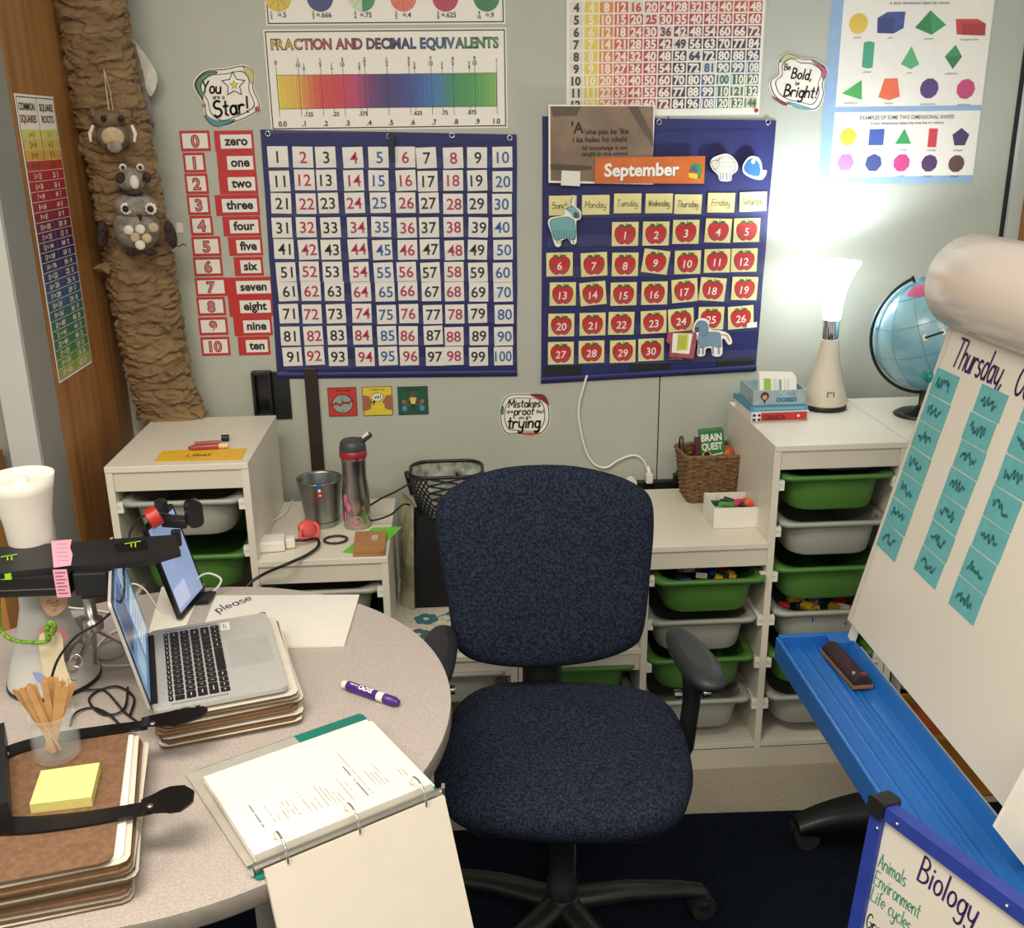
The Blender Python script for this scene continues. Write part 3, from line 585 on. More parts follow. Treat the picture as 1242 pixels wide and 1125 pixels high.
def goat(b, f):
    for x in range(125, 225, 12): p = f(x, 385); q = f(x-2, 425); b.line([p, q], .0012, .0018, ink('#2a5258'))
    for x in (140, 152, 200, 214): p = f(x, 425); q = f(x, 445); b.line([p, q], .0022, .0018, ink('#22484e'))
    P = spline([f(*p) for p in ((180, 285), (210, 272), (240, 300), (240, 325), (215, 322), (200, 300))], 3, True); b.flat(scalep(P, 1.08), .0016, blkink); b.flat(P, .0019, ink('#7fb4bc'))
    P = spline([f(*p) for p in ((218, 298), (238, 305), (236, 328), (218, 322))], 3, True); b.flat(P, .0022, ink('#4a5a68')); b.line([f(205, 275), f(204, 245), f(212, 228)], .002, .0022, ink('#5c5a50')); b.line([f(200, 290), f(120, 262)], .001, .0022, ink('#303030'))
cut('goat_cutout', 'teal goat paper cutout overlapping the Sunday card', [(95, 350), (110, 325), (172, 312), (170, 280), (200, 260), (208, 218), (222, 235), (222, 268), (250, 295), (248, 332), (228, 345), (230, 440), (205, 448), (190, 425), (160, 432), (155, 458), (130, 458), (112, 400)], [(105, 350), (120, 332), (180, 322), (205, 330), (220, 350), (222, 425), (170, 420), (130, 430), (112, 380)], '#72aaac', goat)
def donkey(b, f):
    for x in (806, 826, 872, 900): p = f(x, 925); q = f(x, 965); b.line([p, q], .004, .0016, ink('#7a8fa2')); b.line([f(x-6, 930), f(x-6, 965)], .0008, .0019, blkink)
    P = spline([f(*p) for p in ((786, 850), (800, 815), (830, 812), (846, 830), (845, 870), (820, 880), (806, 862))], 3, True); b.flat(scalep(P, 1.05), .0016, blkink); b.flat(P, .0019, ink('#71899e')); b.flat(spline([f(*p) for p in ((784, 846), (800, 838), (806, 858), (790, 864))], 3, True), .0022, ink('#3c4c60'))
    b.line([f(906, 872), f(938, 880), f(948, 905)], .005, .0019, ink('#c8b48a'))
cut('donkey_cutout', 'grey donkey paper cutout overlapping the calendar card numbered 25', [(778, 845), (795, 805), (830, 798), (850, 812), (858, 850), (905, 856), (945, 872), (962, 910), (945, 922), (926, 896), (914, 900), (916, 960), (900, 978), (868, 972), (862, 940), (838, 942), (832, 972), (798, 972), (800, 905), (778, 872)], [(806, 872), (850, 864), (900, 866), (908, 900), (905, 935), (860, 928), (810, 935)], '#7a92a6', donkey)
def sheep(b, f):
    for i in range(7):
        for j in range(4):
            p = f(905+i*11+(j % 2)*5, 48+j*18)
            b.line([(p[0]+.0024*math.cos(k*.9+i), p[1]+.0022*math.sin(k*.9+i)) for k in range(6)], .0006, .0018, ink('#4a463e'))
    for x in (905, 918, 936, 950): b.line([f(x, 120), f(x, 147)], .0018, .0018, ink('#3a3a36'))
    P = spline([f(*p) for p in ((864, 66), (878, 56), (898, 62), (896, 80), (884, 98), (872, 88))], 3, True); b.flat(scalep(P, 1.10), .0019, blkink); b.flat(P, .0022, ink('#d8cfba'))
    b.disc(*f(882, 72), .0010, .0025, blkink, 8); b.line([f(892, 58), f(904, 50)], .0018, .0023, blkink)
cut('sheep_cutout', 'white woolly sheep paper cutout right of the September banner', [(858, 70), (870, 45), (905, 30), (940, 25), (970, 45), (988, 75), (985, 105), (960, 125), (955, 152), (905, 152), (895, 125), (870, 100)], [(870, 72), (905, 42), (945, 38), (975, 70), (970, 105), (930, 118), (885, 105)], '#e4dfd0', sheep)
def whale(b, f):
    b.line([f(1095, 140), f(1118, 108)], .003, .0018, ink('#d8d0a0')); b.disc(*f(1060, 62), .006, .0018, ink('#e8e4d8'), 14)
cut('whale_cutout', 'blue round sea creature paper cutout at the calendar top right', [(1012, 80), (1030, 50), (1050, 36), (1085, 42), (1100, 70), (1105, 100), (1125, 105), (1112, 138), (1090, 148), (1050, 138), (1015, 115)], [(1020, 82), (1045, 50), (1080, 62), (1092, 95), (1085, 128), (1045, 122), (1022, 105)], '#3a78b0', whale)
L_ = [pk(660, 865), pk(788, 862), pk(796, 880), pk(780, 985), pk(664, 980), pk(668, 920), pk(650, 905)]
def dbag(b, f):
    g = lambda x, y: f(*pk(x, y)); b.flat([g(*p) for p in ((682, 868), (775, 870), (758, 966), (676, 958))], .0034, paper); b.flat([g(*p) for p in ((705, 872), (756, 872), (750, 945), (700, 950))], .0038, ink('#c8cc48'))
    for j in range(4): b.line([g(712+j*10, 880), g(708+j*10, 940)], .0012, .0041, ink('#7a7c3a'))
    for j in range(14): b.line([g(660+random.uniform(0, 120), 970), g(662+random.uniform(0, 120), 992)], .0012, .001, ink('#b86a6c'))
flat_item('fabric_pouch', L_, .020, .003, mat('pink_red_fabric', '#a8545a', .85, nscale=60, namt=.15, bump=.4), 'frayed dusty red cloth pouch with a yellow note beside the donkey cutout', 'pouch', dbag)
flat_item('name_tag', [pk(1032, 822), pk(1078, 815), pk(1078, 840), pk(1030, 845)], .0135, .0008, cardw, 'tiny white paper tag at the corner of calendar card 26', 'tag')
# squares and roots poster on the wood panel (faces +X)
pT = pxx(16, 113, LX); pB = pxx(72, 466, LX); pR = pxx(110, 432, LX); pTR = pxx(62, 118, LX)
y0, y1, z0, z1 = pT.y, pTR.y+.008, pB.z+.003, pT.z
L = V((LX+.001, (y0+y1)/2, (z0+z1)/2)); hw = (y1-y0)/2; hh = (z1-z0)/2
b = MB(); b.prism([(-hw, -hh), (hw, -hh), (hw, hh), (-hw, hh)], 0, .001, paper); outline(b, -hw+.004, -hh+.005, hw-.004, hh-.005, .002, .0014, blkink)
N = 25; top = hh-.075; rh = (top+hh-.008)/N
PG = [(0, '#d8d070'), (.1, '#d8a040'), (.13, '#b8282c'), (.3, '#a01f3c'), (.42, '#54184a'), (.5, '#2a2258'), (.65, '#23507e'), (.8, '#1f6a5c'), (.92, '#3c7a40'), (1, '#94a448')]
for cx_, s1, s2 in ((-hw/2, 'COMMON', 'SQUARES'), (hw/2, 'SQUARE', 'ROOTS')):
    b.text(s1, cx_, hh-.026, .016, .0016, ink('#3a3430'), bold=.03, wmax=hw*.8); b.text(s2, cx_, hh-.052, .016, .0016, ink('#7a3030'), bold=.03, wmax=hw*.8)
for r in range(N):
    y = top-(r+.5)*rh; cc = grad(r/(N-1), PG)
    for sx in (-1, 1):
        xa, xb = (0.001, hw-.007) if sx > 0 else (-hw+.007, -.001)
        b.rect(xa, y-rh*.46, xb, y+rh*.46, .0015, ink(cc)); n = r+1
        b.text(('%d = %d' % (n, n*n)) if sx < 0 else ('%d  %d' % (n*n, n)), (xa+xb)/2, y, rh*.55, .0019, ink('#ece2c8' if r > 3 else '#54502c'), bold=.02, wmax=hw*.75)
    b.rect(-hw+.006, y-rh/2-.0006, hw-.006, y-rh/2+.0006, .002, ink('#d8d0c0'))
b.rect(-.0008, -hh+.006, .0008, hh-.006, .0021, ink('#2a2420'))
tag(b.build('squares_poster', org=L, rot=(PI/2, 0, PI/2)), 'narrow rainbow poster of common squares and square roots on the wood panel', 'poster')
# ------------------------------------------------------------------ rug
b = MB(); P = [(.1, -4.2), (2.75, -4.2), (2.75, -.655), (1.95, -.655), (1.44, -.64), (1.0, -.655), (.1, -.67)]
b.prism(P, .0005, .009, rug_m); tag(b.build('rug', org=(1.4, -2.4, 0), bevel=.002), 'dark navy rug on the floor beneath the office chair', 'rug')
# ------------------------------------------------------------------ storage frames with plastic bins
CD = .44
H1, H2, H3 = .94, .677, .385
BZ = [.855, .728, .601, .474, .347, .22]       # rim heights of the bin slots
Tk = .018
def frame(name, label, x0, steps, w=.33, mir=False):
    """steps: heights of the three bays left to right"""
    t = thing(name, label, 'shelf', (x0, -CD/2, 0))
    n = len(steps); xs = [x0+i*(w-.003)+(.008 if i == 0 and steps[0] > .9 else 0)*0 for i in range(n+1)]
    for i in range(n+1):
        h = max(steps[max(0, i-1)], steps[min(n-1, i)])-(.0 if 1 else 0)
        b = MB(); b.bb((xs[i]-Tk/2, -CD+.002, 0), (xs[i]+Tk/2, -.0005, h-.0165), white_f)
        b.build('side_panel', t, world=True, bevel=.0012)
        b = MB(); L_ = -1
        for s_ in (-1, 1):
            j = i if s_ > 0 else i-1
            if 0 <= j < n:
                k = 0
                for z in BZ:
                    if z < steps[j]-.05:
                        b.bb((xs[i]+s_*Tk/2, -CD+.003, z-.026), (xs[i]+s_*(Tk/2+.010), -.02, z-.018), white_p)
                        b.bb((xs[i]+s_*Tk/2, -CD+.003, z-.036), (xs[i]+s_*(Tk/2+.014), -CD+.018, z-.010), white_p)
        b.build('runner', t, world=True)
    for i in range(n):
        xa, xb = xs[i]+Tk/2, xs[i+1]-Tk/2; h = steps[i]
        ea = xs[i]-Tk/2 if (i == 0 or steps[i-1] < h) else xa; eb = xs[i+1]+Tk/2 if (i == n-1 or steps[i+1] < h) else xb
        MB().bb((ea, -CD, h-.016), (eb, 0, h), white_f).build('top_board', t, world=True, bevel=.0015)
        b = MB(); b.bb((xa, -CD+.006, h-.066), (xb, -CD+.020, h-.0165), white_e); 
        MB().bb((xa, -.012, 0), (xb, -.006, h-.017), white_f).build('back_panel', t, world=True)
        b.build('apron', t, world=True, bevel=.001)
        b = MB(); b.bb((xa, -CD+.004, .062), (xb, -.012, .078), white_f); b.build('bottom_shelf', t, world=True, bevel=.001)
    MB().bb((xs[0]-Tk/2, -CD+.001, .0), (xs[-1]+Tk/2, -CD+.0017+.0, .062), white_e).build('plinth', t, world=True)
    return xs
def bin_mb(m, lip=None, dark=False):
    """tub 0.298 wide, 0.42 deep, 0.10 high; origin front centre of rim"""
    hx, hy = .133, .205; b = MB(); rings = []
    for z, k, r in ((-.098, .80, .05), (-.093, .84, .055), (-.05, .89, .055), (-.012, .93, .055), (-.008, .955, .05), (0, .96, .05)):
        rings.append([(x, y+.21, z) for x, y in rrect(hx*k, hy*(k*.5+.5), r, 4)])
    b.loft(rings, m, True, False)
    inner = [[(x, y+.21, z) for x, y in rrect(hx*k-.004, hy*(k*.5+.5)-.004, .048, 4)] for z, k in ((0, .96), (-.01, .94), (-.05, .88), (-.088, .83))]
    b.loft(inner, m, False, True)
    r = MB(); o = rrect(.147, .212, .03, 4); i_ = rrect(.126, .198, .046, 4)
    rr = [[(x, y+.21, z) for x, y in pts] for pts, z in ((i_, -.004), (i_, .001), (o, .001), (o, -.010), (rrect(.144, .209, .03, 4), -.010), (i_, -.006))]
    r.loft(rr, m, False, False)
    return b, r
PB = {}
def bin_(x, z, m, label, y=-CD-.004, fill=None, grp='plastic storage bins in the white frames'):
    k = m
    if k not in PB:
        b, r = bin_mb(m); PB[k] = (b, r, None)
    t = thing('storage_bin', label, 'bin', (x, y, z), group=grp)
    b, r, me = PB[k]
    if me is None:
        o1 = b.build('tub', t); o2 = r.build('rim', t); PB[k] = (b, r, (o1.data, o2.data))
    else:
        for nm, d in zip(('tub', 'rim'), me):
            o = bpy.data.objects.new(nm, d); COL.objects.link(o); o.parent = t
    return t
xl = frame('storage_shelf', 'white stepped storage frame at the left corner, tall end by the paper tree', .012, (H1, H2, H3))
XR = 1.667
xr = frame('storage_shelf', 'white stepped storage frame on the right with green and white bins', XR-.654+.0, (H3, H2, H1))
xt = frame('storage_shelf', 'white storage frame standing right of the lit lamp, under the globe', XR+.348, (H1, H1))
mid = lambda xs, i: (xs[i]+xs[i+1])/2
bin_(mid(xl, 0), .846, wht_b, 'milky white bin at the top of the left tall bay'); bin_(mid(xl, 0)+.004, .70, green_b, 'green bin below the milky white one in the left tall bay')
bin_(mid(xl, 0), .50, wht_b, 'white bin low in the left tall bay, behind the table')
bin_(mid(xl, 1), .590, wht_b, 'white bin just below the board that carries the steel bucket'); bin_(mid(xl, 1), .46, green_b, 'green bin in the left middle bay, mostly behind the table')
bin_(mid(xl, 2), BZ[4]-.012, wht_b, 'white bin under the floral cushion, left of the chair spine')
bin_(mid(xr, 0), BZ[4]-.012, green_b, 'green bin under the low step, right of the chair spine'); bin_(mid(xr, 0), BZ[5], wht_b, 'white bin at the bottom of the low step behind the chair')
for k, (z, m_, nm, dx) in enumerate(((.586, green_b, 'top green', .006), (.462, wht_b, 'upper white', -.006), (.347, green_b, 'lower green', -.004), (.22, wht_b, 'lowest white', -.008))):
    bin_(mid(xr, 1)+dx, z, m_, '%s bin in the middle bay below the marker box' % nm, y=-CD-.004-(.02 if k == 0 else 0))
for k, (z, m_, nm) in enumerate(((.855, green_b, 'top green'), (.728, wht_b, 'upper white'), (.601, green_b, 'middle green'), (.474, wht_b, 'middle white'), (.347, green_b, 'lowest green'), (.22, wht_b, 'lowest white'))):
    bin_(mid(xr, 2)+(.005 if k % 2 else 0), z, m_, '%s bin in the tall bay under the lit lamp' % nm)
bin_(mid(xt, 0), .474, wht_b, 'white bin behind the easel foot of the board'); bin_(mid(xt, 0), .30, wht_b, 'white bin low behind the blue tray')
# contents seen in open bins
t = thing('wire_coil', 'silver spiral wire lying in the top green bin under the lit lamp', 'wire', (XR+.17, -.33, .845))
b = MB(); b.tube([(XR+.17+.05*math.cos(a*.5)+a*.0011, -.33+.04*math.sin(a*.5), .848+.004*math.sin(a*.5)+.004) for a in range(75)], .0012, steel, 5); b.build('coil', t, world=True)
for (bx, bz, lab) in ((mid(xr, 1), .586, 'top green middle bin'), (mid(xr, 2), .474, 'middle white bin in the tall bay')):
    b = MB(); cs = ['#d8b02c', '#24408c', '#b8302c', '#d0ccc0', '#2c2c30']
    for i in range(26):
        x, y = bx+random.uniform(-.085, .085), -.42+random.uniform(0, .28)
        b.box((x, y, bz-.035+random.uniform(0, .018)), (.03, .02, .015), ink(cs[i % 5]), Matrix.Rotation(random.uniform(0, 3), 3, 'Z') @ Matrix.Rotation(random.uniform(-.6, .6), 3, 'X'))
    o = b.build('small_toys', org=(bx, -.3, bz-.05)); tag(o, 'jumble of small coloured pieces inside the %s' % lab, 'toys'); o['kind'] = 'stuff'
b = MB(); b.prism([(2.02, -.62), (2.44, -.62), (2.44, -.40), (2.02, -.40)], .0, .005, mat('amber_plastic', '#96671d', .45)); 
for p, q in (((2.02, -.62), (2.44, -.612)), ((2.02, -.408), (2.44, -.40)), ((2.02, -.62), (2.028, -.40)), ((2.432, -.62), (2.44, -.40))): b.bb((p[0], p[1], 0), (q[0], q[1], .19), 'amber_plastic')
b.bb((2.01, -.63, .182), (2.45, -.612, .195), 'amber_plastic'); b.bb((2.01, -.63, .182), (2.028, -.39, .195), 'amber_plastic')
tag(b.build('amber_tub', org=(2.23, -.5, 0), bevel=.003), 'amber brown tub on the floor behind the blue easel tray', 'tub')
b = MB(); b.ell((2.13, -.5, .13), (.09, .08, .07), mat('orange_fabric', '#a34a20', .9, nscale=30, bump=.8), 18); b.ell((2.18, -.48, .11), (.09, .08, .06), 'orange_fabric', 16)
tag(b.build('orange_cloth', org=(2.14, -.5, .05)), 'bunched orange cloth in the amber tub', 'cloth')
b = MB()
for i in range(18): b.ell((2.3+random.uniform(-.09, .09), -.5+random.uniform(-.07, .07), .12+random.uniform(-.03, .04)), (.03, .03, .02), mat('dark_cellophane', '#2c1c14', .12, nscale=20, namt=.4), 8)
tag(b.build('wrapped_items', org=(2.3, -.5, .05)), 'shiny dark wrapped items at the right in the amber tub', 'wrappers')['kind'] = 'stuff'
# ------------------------------------------------------------------ crumpled paper tree trunk
def TYf(z): return .025-.045*min(1, (z-H1)/1.1)
TY = .0
TCX = [(.94, .050), (1.09, .028), (1.42, .016), (2.0, -.014), (2.4, -.032)]
def tcx(z):
    for (za, xa), (zb, xb) in zip(TCX, TCX[1:]):
        if z <= zb: return xa+(xb-xa)*(z-za)/(zb-za)
    return TCX[-1][1]
tb = V((.054, .025, H1))
def trunk():
    b = MB(); n = 66; rows = 340; rings = []
    for i in range(rows+1):
        k = i/rows; z = H1+.001+k*1.22; cx = tcx(z)+.003*math.sin(z*9); cy = TYf(z); ring = []
        for j in range(n):
            a = 2*PI*j/n; ca, sa = math.cos(a), math.sin(a)
            zz = z+.014*noise.noise(V((ca*1.3, sa*1.3, z*5)))+.005*noise.noise(V((ca*5, sa*5, z*12)))
            f = noise.noise(V((ca*.9, sa*.9, zz*27))); g = noise.noise(V((ca*2.4+9, sa*2.4, zz*62))); h = noise.noise(V((ca*1.0, 5+sa, zz*8))); e = noise.noise(V((ca*7, sa*7, zz*60)))
            r = .089+.006*h-.015*max(0, 1-abs(f)*3.8)**1.4+.008*max(0, 1-abs(g)*3)+.0015*e
            if i < 8: r += (8-i)*.0010+.003*math.sin(a*7)
            ring.append((cx+r*ca, cy+r*sa*.70, z+(0 if i == 0 else .004*g)))
        rings.append(ring)
    b.loft(rings, kraft, True, True, smooth=False); return b
t = thing('paper_tree', 'tall tree trunk of crumpled brown paper on the left white frame', 'decoration', (tb.x, .025, H1))
trunk().build('trunk', t, world=True)
for (px_, py_, r_, a) in ((238, 503, .03, .3), (96, 180, .03, 2.6), (125, 325, .025, 2.9), (205, 450, .02, .2), (70, 40, .02, 3.0), (200, 395, .018, .1)):
    p = py(px_, py_, -.06 if 120 < px_ < 215 else -.02); b = MB(); pts = []
    for q in range(6):
        rr = r_*(1.1 if q % 2 else .7); pts.append((rr*math.cos(q*PI/3), rr*.7*math.sin(q*PI/3)))
    vs = [(x+p.x, p.y-.004*((i % 2)*2-1), y+max(p.z, H1+.022)) for i, (x, y) in enumerate(pts)]+[(p.x, p.y-.012, max(p.z, H1+.022))]
    b.add(vs, [(i, (i+1) % 6, 6) for i in range(6)], kraft); b.build('paper_flap', t, world=True)
# plush owls
fur1 = mat('brown_felt', '#6f5f4c', .95, nscale=60, namt=.2, bump=.6, bscale=600); fur2 = mat('grey_felt', '#8a8378', .95, nscale=60, namt=.18, bump=.6, bscale=600)
furd = mat('dark_brown_felt', '#3a2e26', .95, nscale=90, namt=.35, bump=.8, bscale=500); furc = mat('cream_felt', '#b9a783', .9, nscale=50, namt=.1, bump=.4); furw = mat('white_felt', '#d8d2c4', .9, nscale=50, namt=.06, bump=.4)
OY = -.075
def OP(x, y, d=0): return py(x, y, OY-d)
t = thing('plush_owl', 'small brown felt owl hanging from a cord, upper one on the paper trunk', 'plush toy', OP(135, 190, .03))
MB().ell(OP(137, 166, .02), (.040, .030, .036), fur1).build('body', t, world=True)
b = MB(); b.ell(OP(132, 146, .022), (.038, .028, .024), fur1)
for x in (112, 163): p = OP(x, 137, .022); b.add([tuple(p+V(q)) for q in ((-.012, 0, -.01), (.012, 0, -.01), (0, -.012, -.008), (0, 0, .018))], [(0, 1, 3), (1, 2, 3), (2, 0, 3), (0, 2, 1)], fur1)
b.build('head', t, world=True)
b = MB(); b.ell(OP(137, 166, .044), (.029, .014, .024), furc); b.build('belly', t, world=True)
b = MB(); b.ell(OP(139, 178, .052), (.019, .010, .015), fur2); b.build('belly_patch', t, world=True)
for x in (126, 147):
    b = MB(); b.ell(OP(x, 144, .048), (.009, .005, .009), furd, 12); b.ell(OP(x, 144, .054), (.004, .003, .004), blk_s, 10); b.build('eye', t, world=True)
for x, s_ in ((113, 1), (160, -1)):
    b = MB(); b.tube([OP(x, 152, .045), OP(x-4*s_, 162, .047), OP(x-3*s_, 172, .045)], [.004, .005, .003], furw, 8); b.build('wing', t, world=True)
b = MB(); b.tube([OP(126, 84, -.002), OP(129, 110, .005), OP(132, 134, .02)], .0018, furc, 6); b.build('cord', t, world=True); b = MB(); b.tube([OP(126, 84, -.002), OP(134, 112, .003), OP(137, 134, .02)], .0014, furc, 6); b.build('cord', t, world=True)
t = thing('plush_badger', 'small striped black and white animal head just above the large grey owl', 'plush toy', OP(157, 232, .03))
b = MB(); b.ell(OP(158, 218, .02), (.038, .03, .030), fur2); b.build('head', t, world=True)
b = MB(); b.ell(OP(148, 216, .040), (.017, .012, .015), furd, 14); b.build('face_mask', t, world=True); b = MB(); b.ell(OP(178, 215, .036), (.011, .012, .014), furd, 14); b.build('face_mask', t, world=True)
b = MB(); b.ell(OP(163, 221, .046), (.012, .010, .018), furw, 14); b.build('muzzle_stripe', t, world=True)
b = MB(); b.ell(OP(163, 234, .05), (.024, .012, .007), furd, 14); b.build('chin_band', t, world=True)
for x in (149, 170): b = MB(); b.ell(OP(x, 203, .03), (.010, .010, .010), furw, 10); b.ell(OP(x, 203, .04), (.005, .004, .005), furd, 10); b.build('ear', t, world=True)
t = thing('plush_owl', 'larger grey felt owl with white ringed eyes, lower one on the paper trunk', 'plush toy', OP(168, 305, .03))
MB().ell(OP(166, 277, .02), (.059, .040, .056), fur2, 28).build('body', t, world=True)
MB().ell(OP(164, 250, .03), (.056, .036, .032), fur2, 24).build('head', t, world=True)
for x in (153, 183):
    b = MB(); p = OP(x, 253, .062)
    for k in range(9): a = 2*PI*k/9; b.ell(p+V((.0105*math.cos(a), 0, .0105*math.sin(a))), (.0052, .003, .0052), furw, 8)
    b.ell(p+V((0, -.001, 0)), (.011, .004, .011), furw, 12); b.ell(p+V((0, -.005, 0)), (.0085, .003, .0085), furd, 12); b.ell(p+V((0, -.008, 0)), (.004, .002, .004), blk_s, 8); b.build('eye', t, world=True)
b = MB(); p = OP(170, 264, .068); b.add([tuple(p+V(q)) for q in ((-.008, 0, .008), (.008, 0, .008), (0, -.010, .006), (0, 0, -.010))], [(0, 2, 1), (0, 3, 2), (1, 2, 3), (0, 1, 3)], furd); b.build('beak', t, world=True)
for (x, y, m_) in ((156, 279, furw), (186, 276, furc), (164, 288, furc), (178, 289, furc), (170, 297, furw), (170, 278, furw)):
    b = MB(); b.ell(OP(x, y, .062), (.0135, .005, .0125), m_, 12); b.build('chest_feather', t, world=True)
for x, y, s_ in ((124, 284, 1), (207, 284, -1)):
    b = MB(); b.ell(OP(x, y, .012), (.014, .020, .036), furd, 18, Matrix.Rotation(.15*s_, 4, 'Y')); b.build('wing', t, world=True)
for x in (160, 183): b = MB(); b.ell(OP(x, 306, .045), (.018, .012, .009), furd, 12); b.build('foot', t, world=True)
b = MB(); b.tube([OP(208, 296, .01), OP(217, 299, .01), OP(222, 296, .012), OP(226, 298, .01)], .0016, furd, 5); b.build('claw', t, world=True)
# bird hanging behind the trunk
t = thing('bird_ornament', 'grey and white paper bird hanging at the right side of the paper trunk', 'ornament', OP(180, 120, -.06))
b = MB(); P_ = lambda x, y: py(x, y, WY-.05)
b.tube([P_(162, 52), P_(168, 85), P_(175, 118), P_(183, 150)], [.006, .013, .012, .009], fur2, 10); b.build('body', t, world=True)
b = MB(); q = spline([(160, 48), (170, 58), (188, 84), (191, 100), (183, 117), (175, 100), (166, 75)], 3, True)
A_ = [P_(*k) for k in q]; b.add([tuple(k) for k in A_]+[tuple(k+V((0, -.004, 0))) for k in A_], [tuple(range(len(q))), tuple(range(2*len(q)-1, len(q)-1, -1))]+[(i, len(q)+i, len(q)+(i+1) % len(q), (i+1) % len(q)) for i in range(len(q))], furw); b.build('wing', t, world=True)
b = MB(); b.ell(P_(181, 152), (.014, .01, .010), fur1, 10); b.build('tail', t, world=True)
L = wall_at(218, 276); tag(MB().prism([(-.009, -.014), (.009, -.014), (.009, .014), (-.009, .014)], .0004, .002, white_p).build('wall_tag', org=L, rot=WR), 'small white square on the wall right of the grey owl', 'tag')
# ------------------------------------------------------------------ things on the left frame
a = pz(190, 558, H1); bb_ = pz(300, 545, H1)
b = MB(); P = [pz(*p, H1) for p in ((187, 560), (197, 547), (300, 544), (293, 558))]; L = sum(P, V())/4
b.prism([(p.x-L.x, p.y-L.y) for p in P], .0, .0012, mat('yellow_card', '#e3b431', .5, namt=.03)); b.hand('I float', -.035, -.012, .020, .0016, blkink, w=.12, ang=.06); b.line([(-.04, -.018), (-.015, -.018)], .001, .0016, ink('#8a7020'))
tag(b.build('name_strip', org=(L.x, L.y, H1+.0002), rot=(0, 0, 0)), 'yellow card strip with handwriting at the front of the left frame top', 'sign')
t = thing('glue_tube', 'small red and clear tube with a black cap lying near the yellow strip', 'tube', pz(255, 541, H1))
p = pz(228, 543, H1+.008); q = pz(278, 540, H1+.008); d = q-p
MB().tube([p, p+d*.15, p+d*.5, p+d*.75], [.003, .008, .0085, .0085], mat('dusty_red_plastic', '#9c4640', .3), 12).build('tube_body', t, world=True)
MB().tube([p+d*.72, p+d*.98], [.0075, .0075], mat('beige_plastic', '#d8b98a', .4), 12).build('label_band', t, world=True)
p2 = pz(269, 531, H1+.010); MB().tube([p2, p2+V((.018, .0, 0))], .009, blk, 12).build('cap', t, world=True)
p = pz(236, 538, H1+.006); q = pz(268, 536, H1+.006); tag(MB().tube([p, p+(q-p)*.7, q], [.005, .006, .005], 'dusty_red_plastic', 10).build('lip_balm', org=p), 'thin pink tube lying behind the red one on the left frame', 'tube')
# bucket
bk = pz(388, 624, H2); bk.y = -.19; R1 = .060
L = V((py(390, 640, -.22).x, -.19, H2+.001))
t = thing('bucket', 'small galvanised bucket with a red and blue clip, left of the bottle', 'bucket', L)
b = MB(); b.lathe([(.044, 0), (.044, .004), (.061, .128), (.063, .130), (.063, .134), (.060, .134), (.058, .128), (.042, .006)], galv, 40); b.lathe([(.0465, .012), (.048, .014), (.0475, .016)], galv, 40, c0=False, c1=False); b.build('bucket_body', t)
b = MB(); b.box((.006, -.0625, .128), (.013, .004, .022), ink('#2a5c90')); b.box((.008, -.064, .108), (.012, .005, .020), ink('#b02a2a')); b.ell((.007, -.066, .118), (.0045, .002, .0045), paper, 8); b.ell((.008, -.0675, .105), (.004, .002, .002), paper, 8); b.build('clip', t)
# bottle
L = V((py(434, 645, -.225).x, -.215, H2+.001))
t = thing('water_bottle', 'stainless steel water bottle with dark flip lid and red collar', 'bottle', L)
MB().lathe([(.034, 0), (.037, .004), (.037, .10), (.032, .14), (.033, .19), (.036, .206), (.034, .208)], steel, 40).build('bottle_body', t)
MB().lathe([(.0365, .200), (.0372, .203), (.0365, .218), (.034, .220)], mat('crimson_plastic', '#9c1c30', .35), 40).build('collar', t)
b = MB(); b.lathe([(.035, .219), (.036, .225), (.033, .240), (.028, .246), (.01, .248)], mat('dark_grey_plastic', '#3c4042', .4), 32); b.build('lid', t)
b = MB(); b.tube([(.012, 0, .238), (.030, -.004, .247), (.050, -.008, .262)], [.010, .009, .008], 'dark_grey_plastic', 10); b.tube([(.030, -.006, .252), (.046, -.010, .266)], [.006, .006], white_p, 8); b.build('spout', t)
b = MB(); pinkm = ink('#dc6f96')
def onc(b, pts, r, m, ox=0):
    b.add([((r+.0006)*math.sin((x+ox)/r), -(r+.0006)*math.cos((x+ox)/r), z) for x, z in pts], [tuple(range(len(pts)))], m)
onc(b, [(-.034, .070), (-.020, .052), (.0, .05), (.022, .058), (.024, .068), (.0, .064), (-.012, .07), (-.022, .082), (-.02, .098), (-.030, .102), (-.036, .09)], .037, pinkm)
onc(b, [(-.036, .05), (-.026, .05), (-.03, .02), (-.037, .02)], .037, pinkm)
for k in range(14):
    a0, a1 = 2*PI*k/14, 2*PI*(k+1)/14; onc(b, [(.002+.016*math.cos(a0), .026+.016*math.sin(a0)), (.002+.016*math.cos(a1), .026+.016*math.sin(a1)), (.002+.012*math.cos(a1), .026+.012*math.sin(a1)), (.002+.012*math.cos(a0), .026+.012*math.sin(a0))], .037, pinkm)
b.build('pink_print', t)
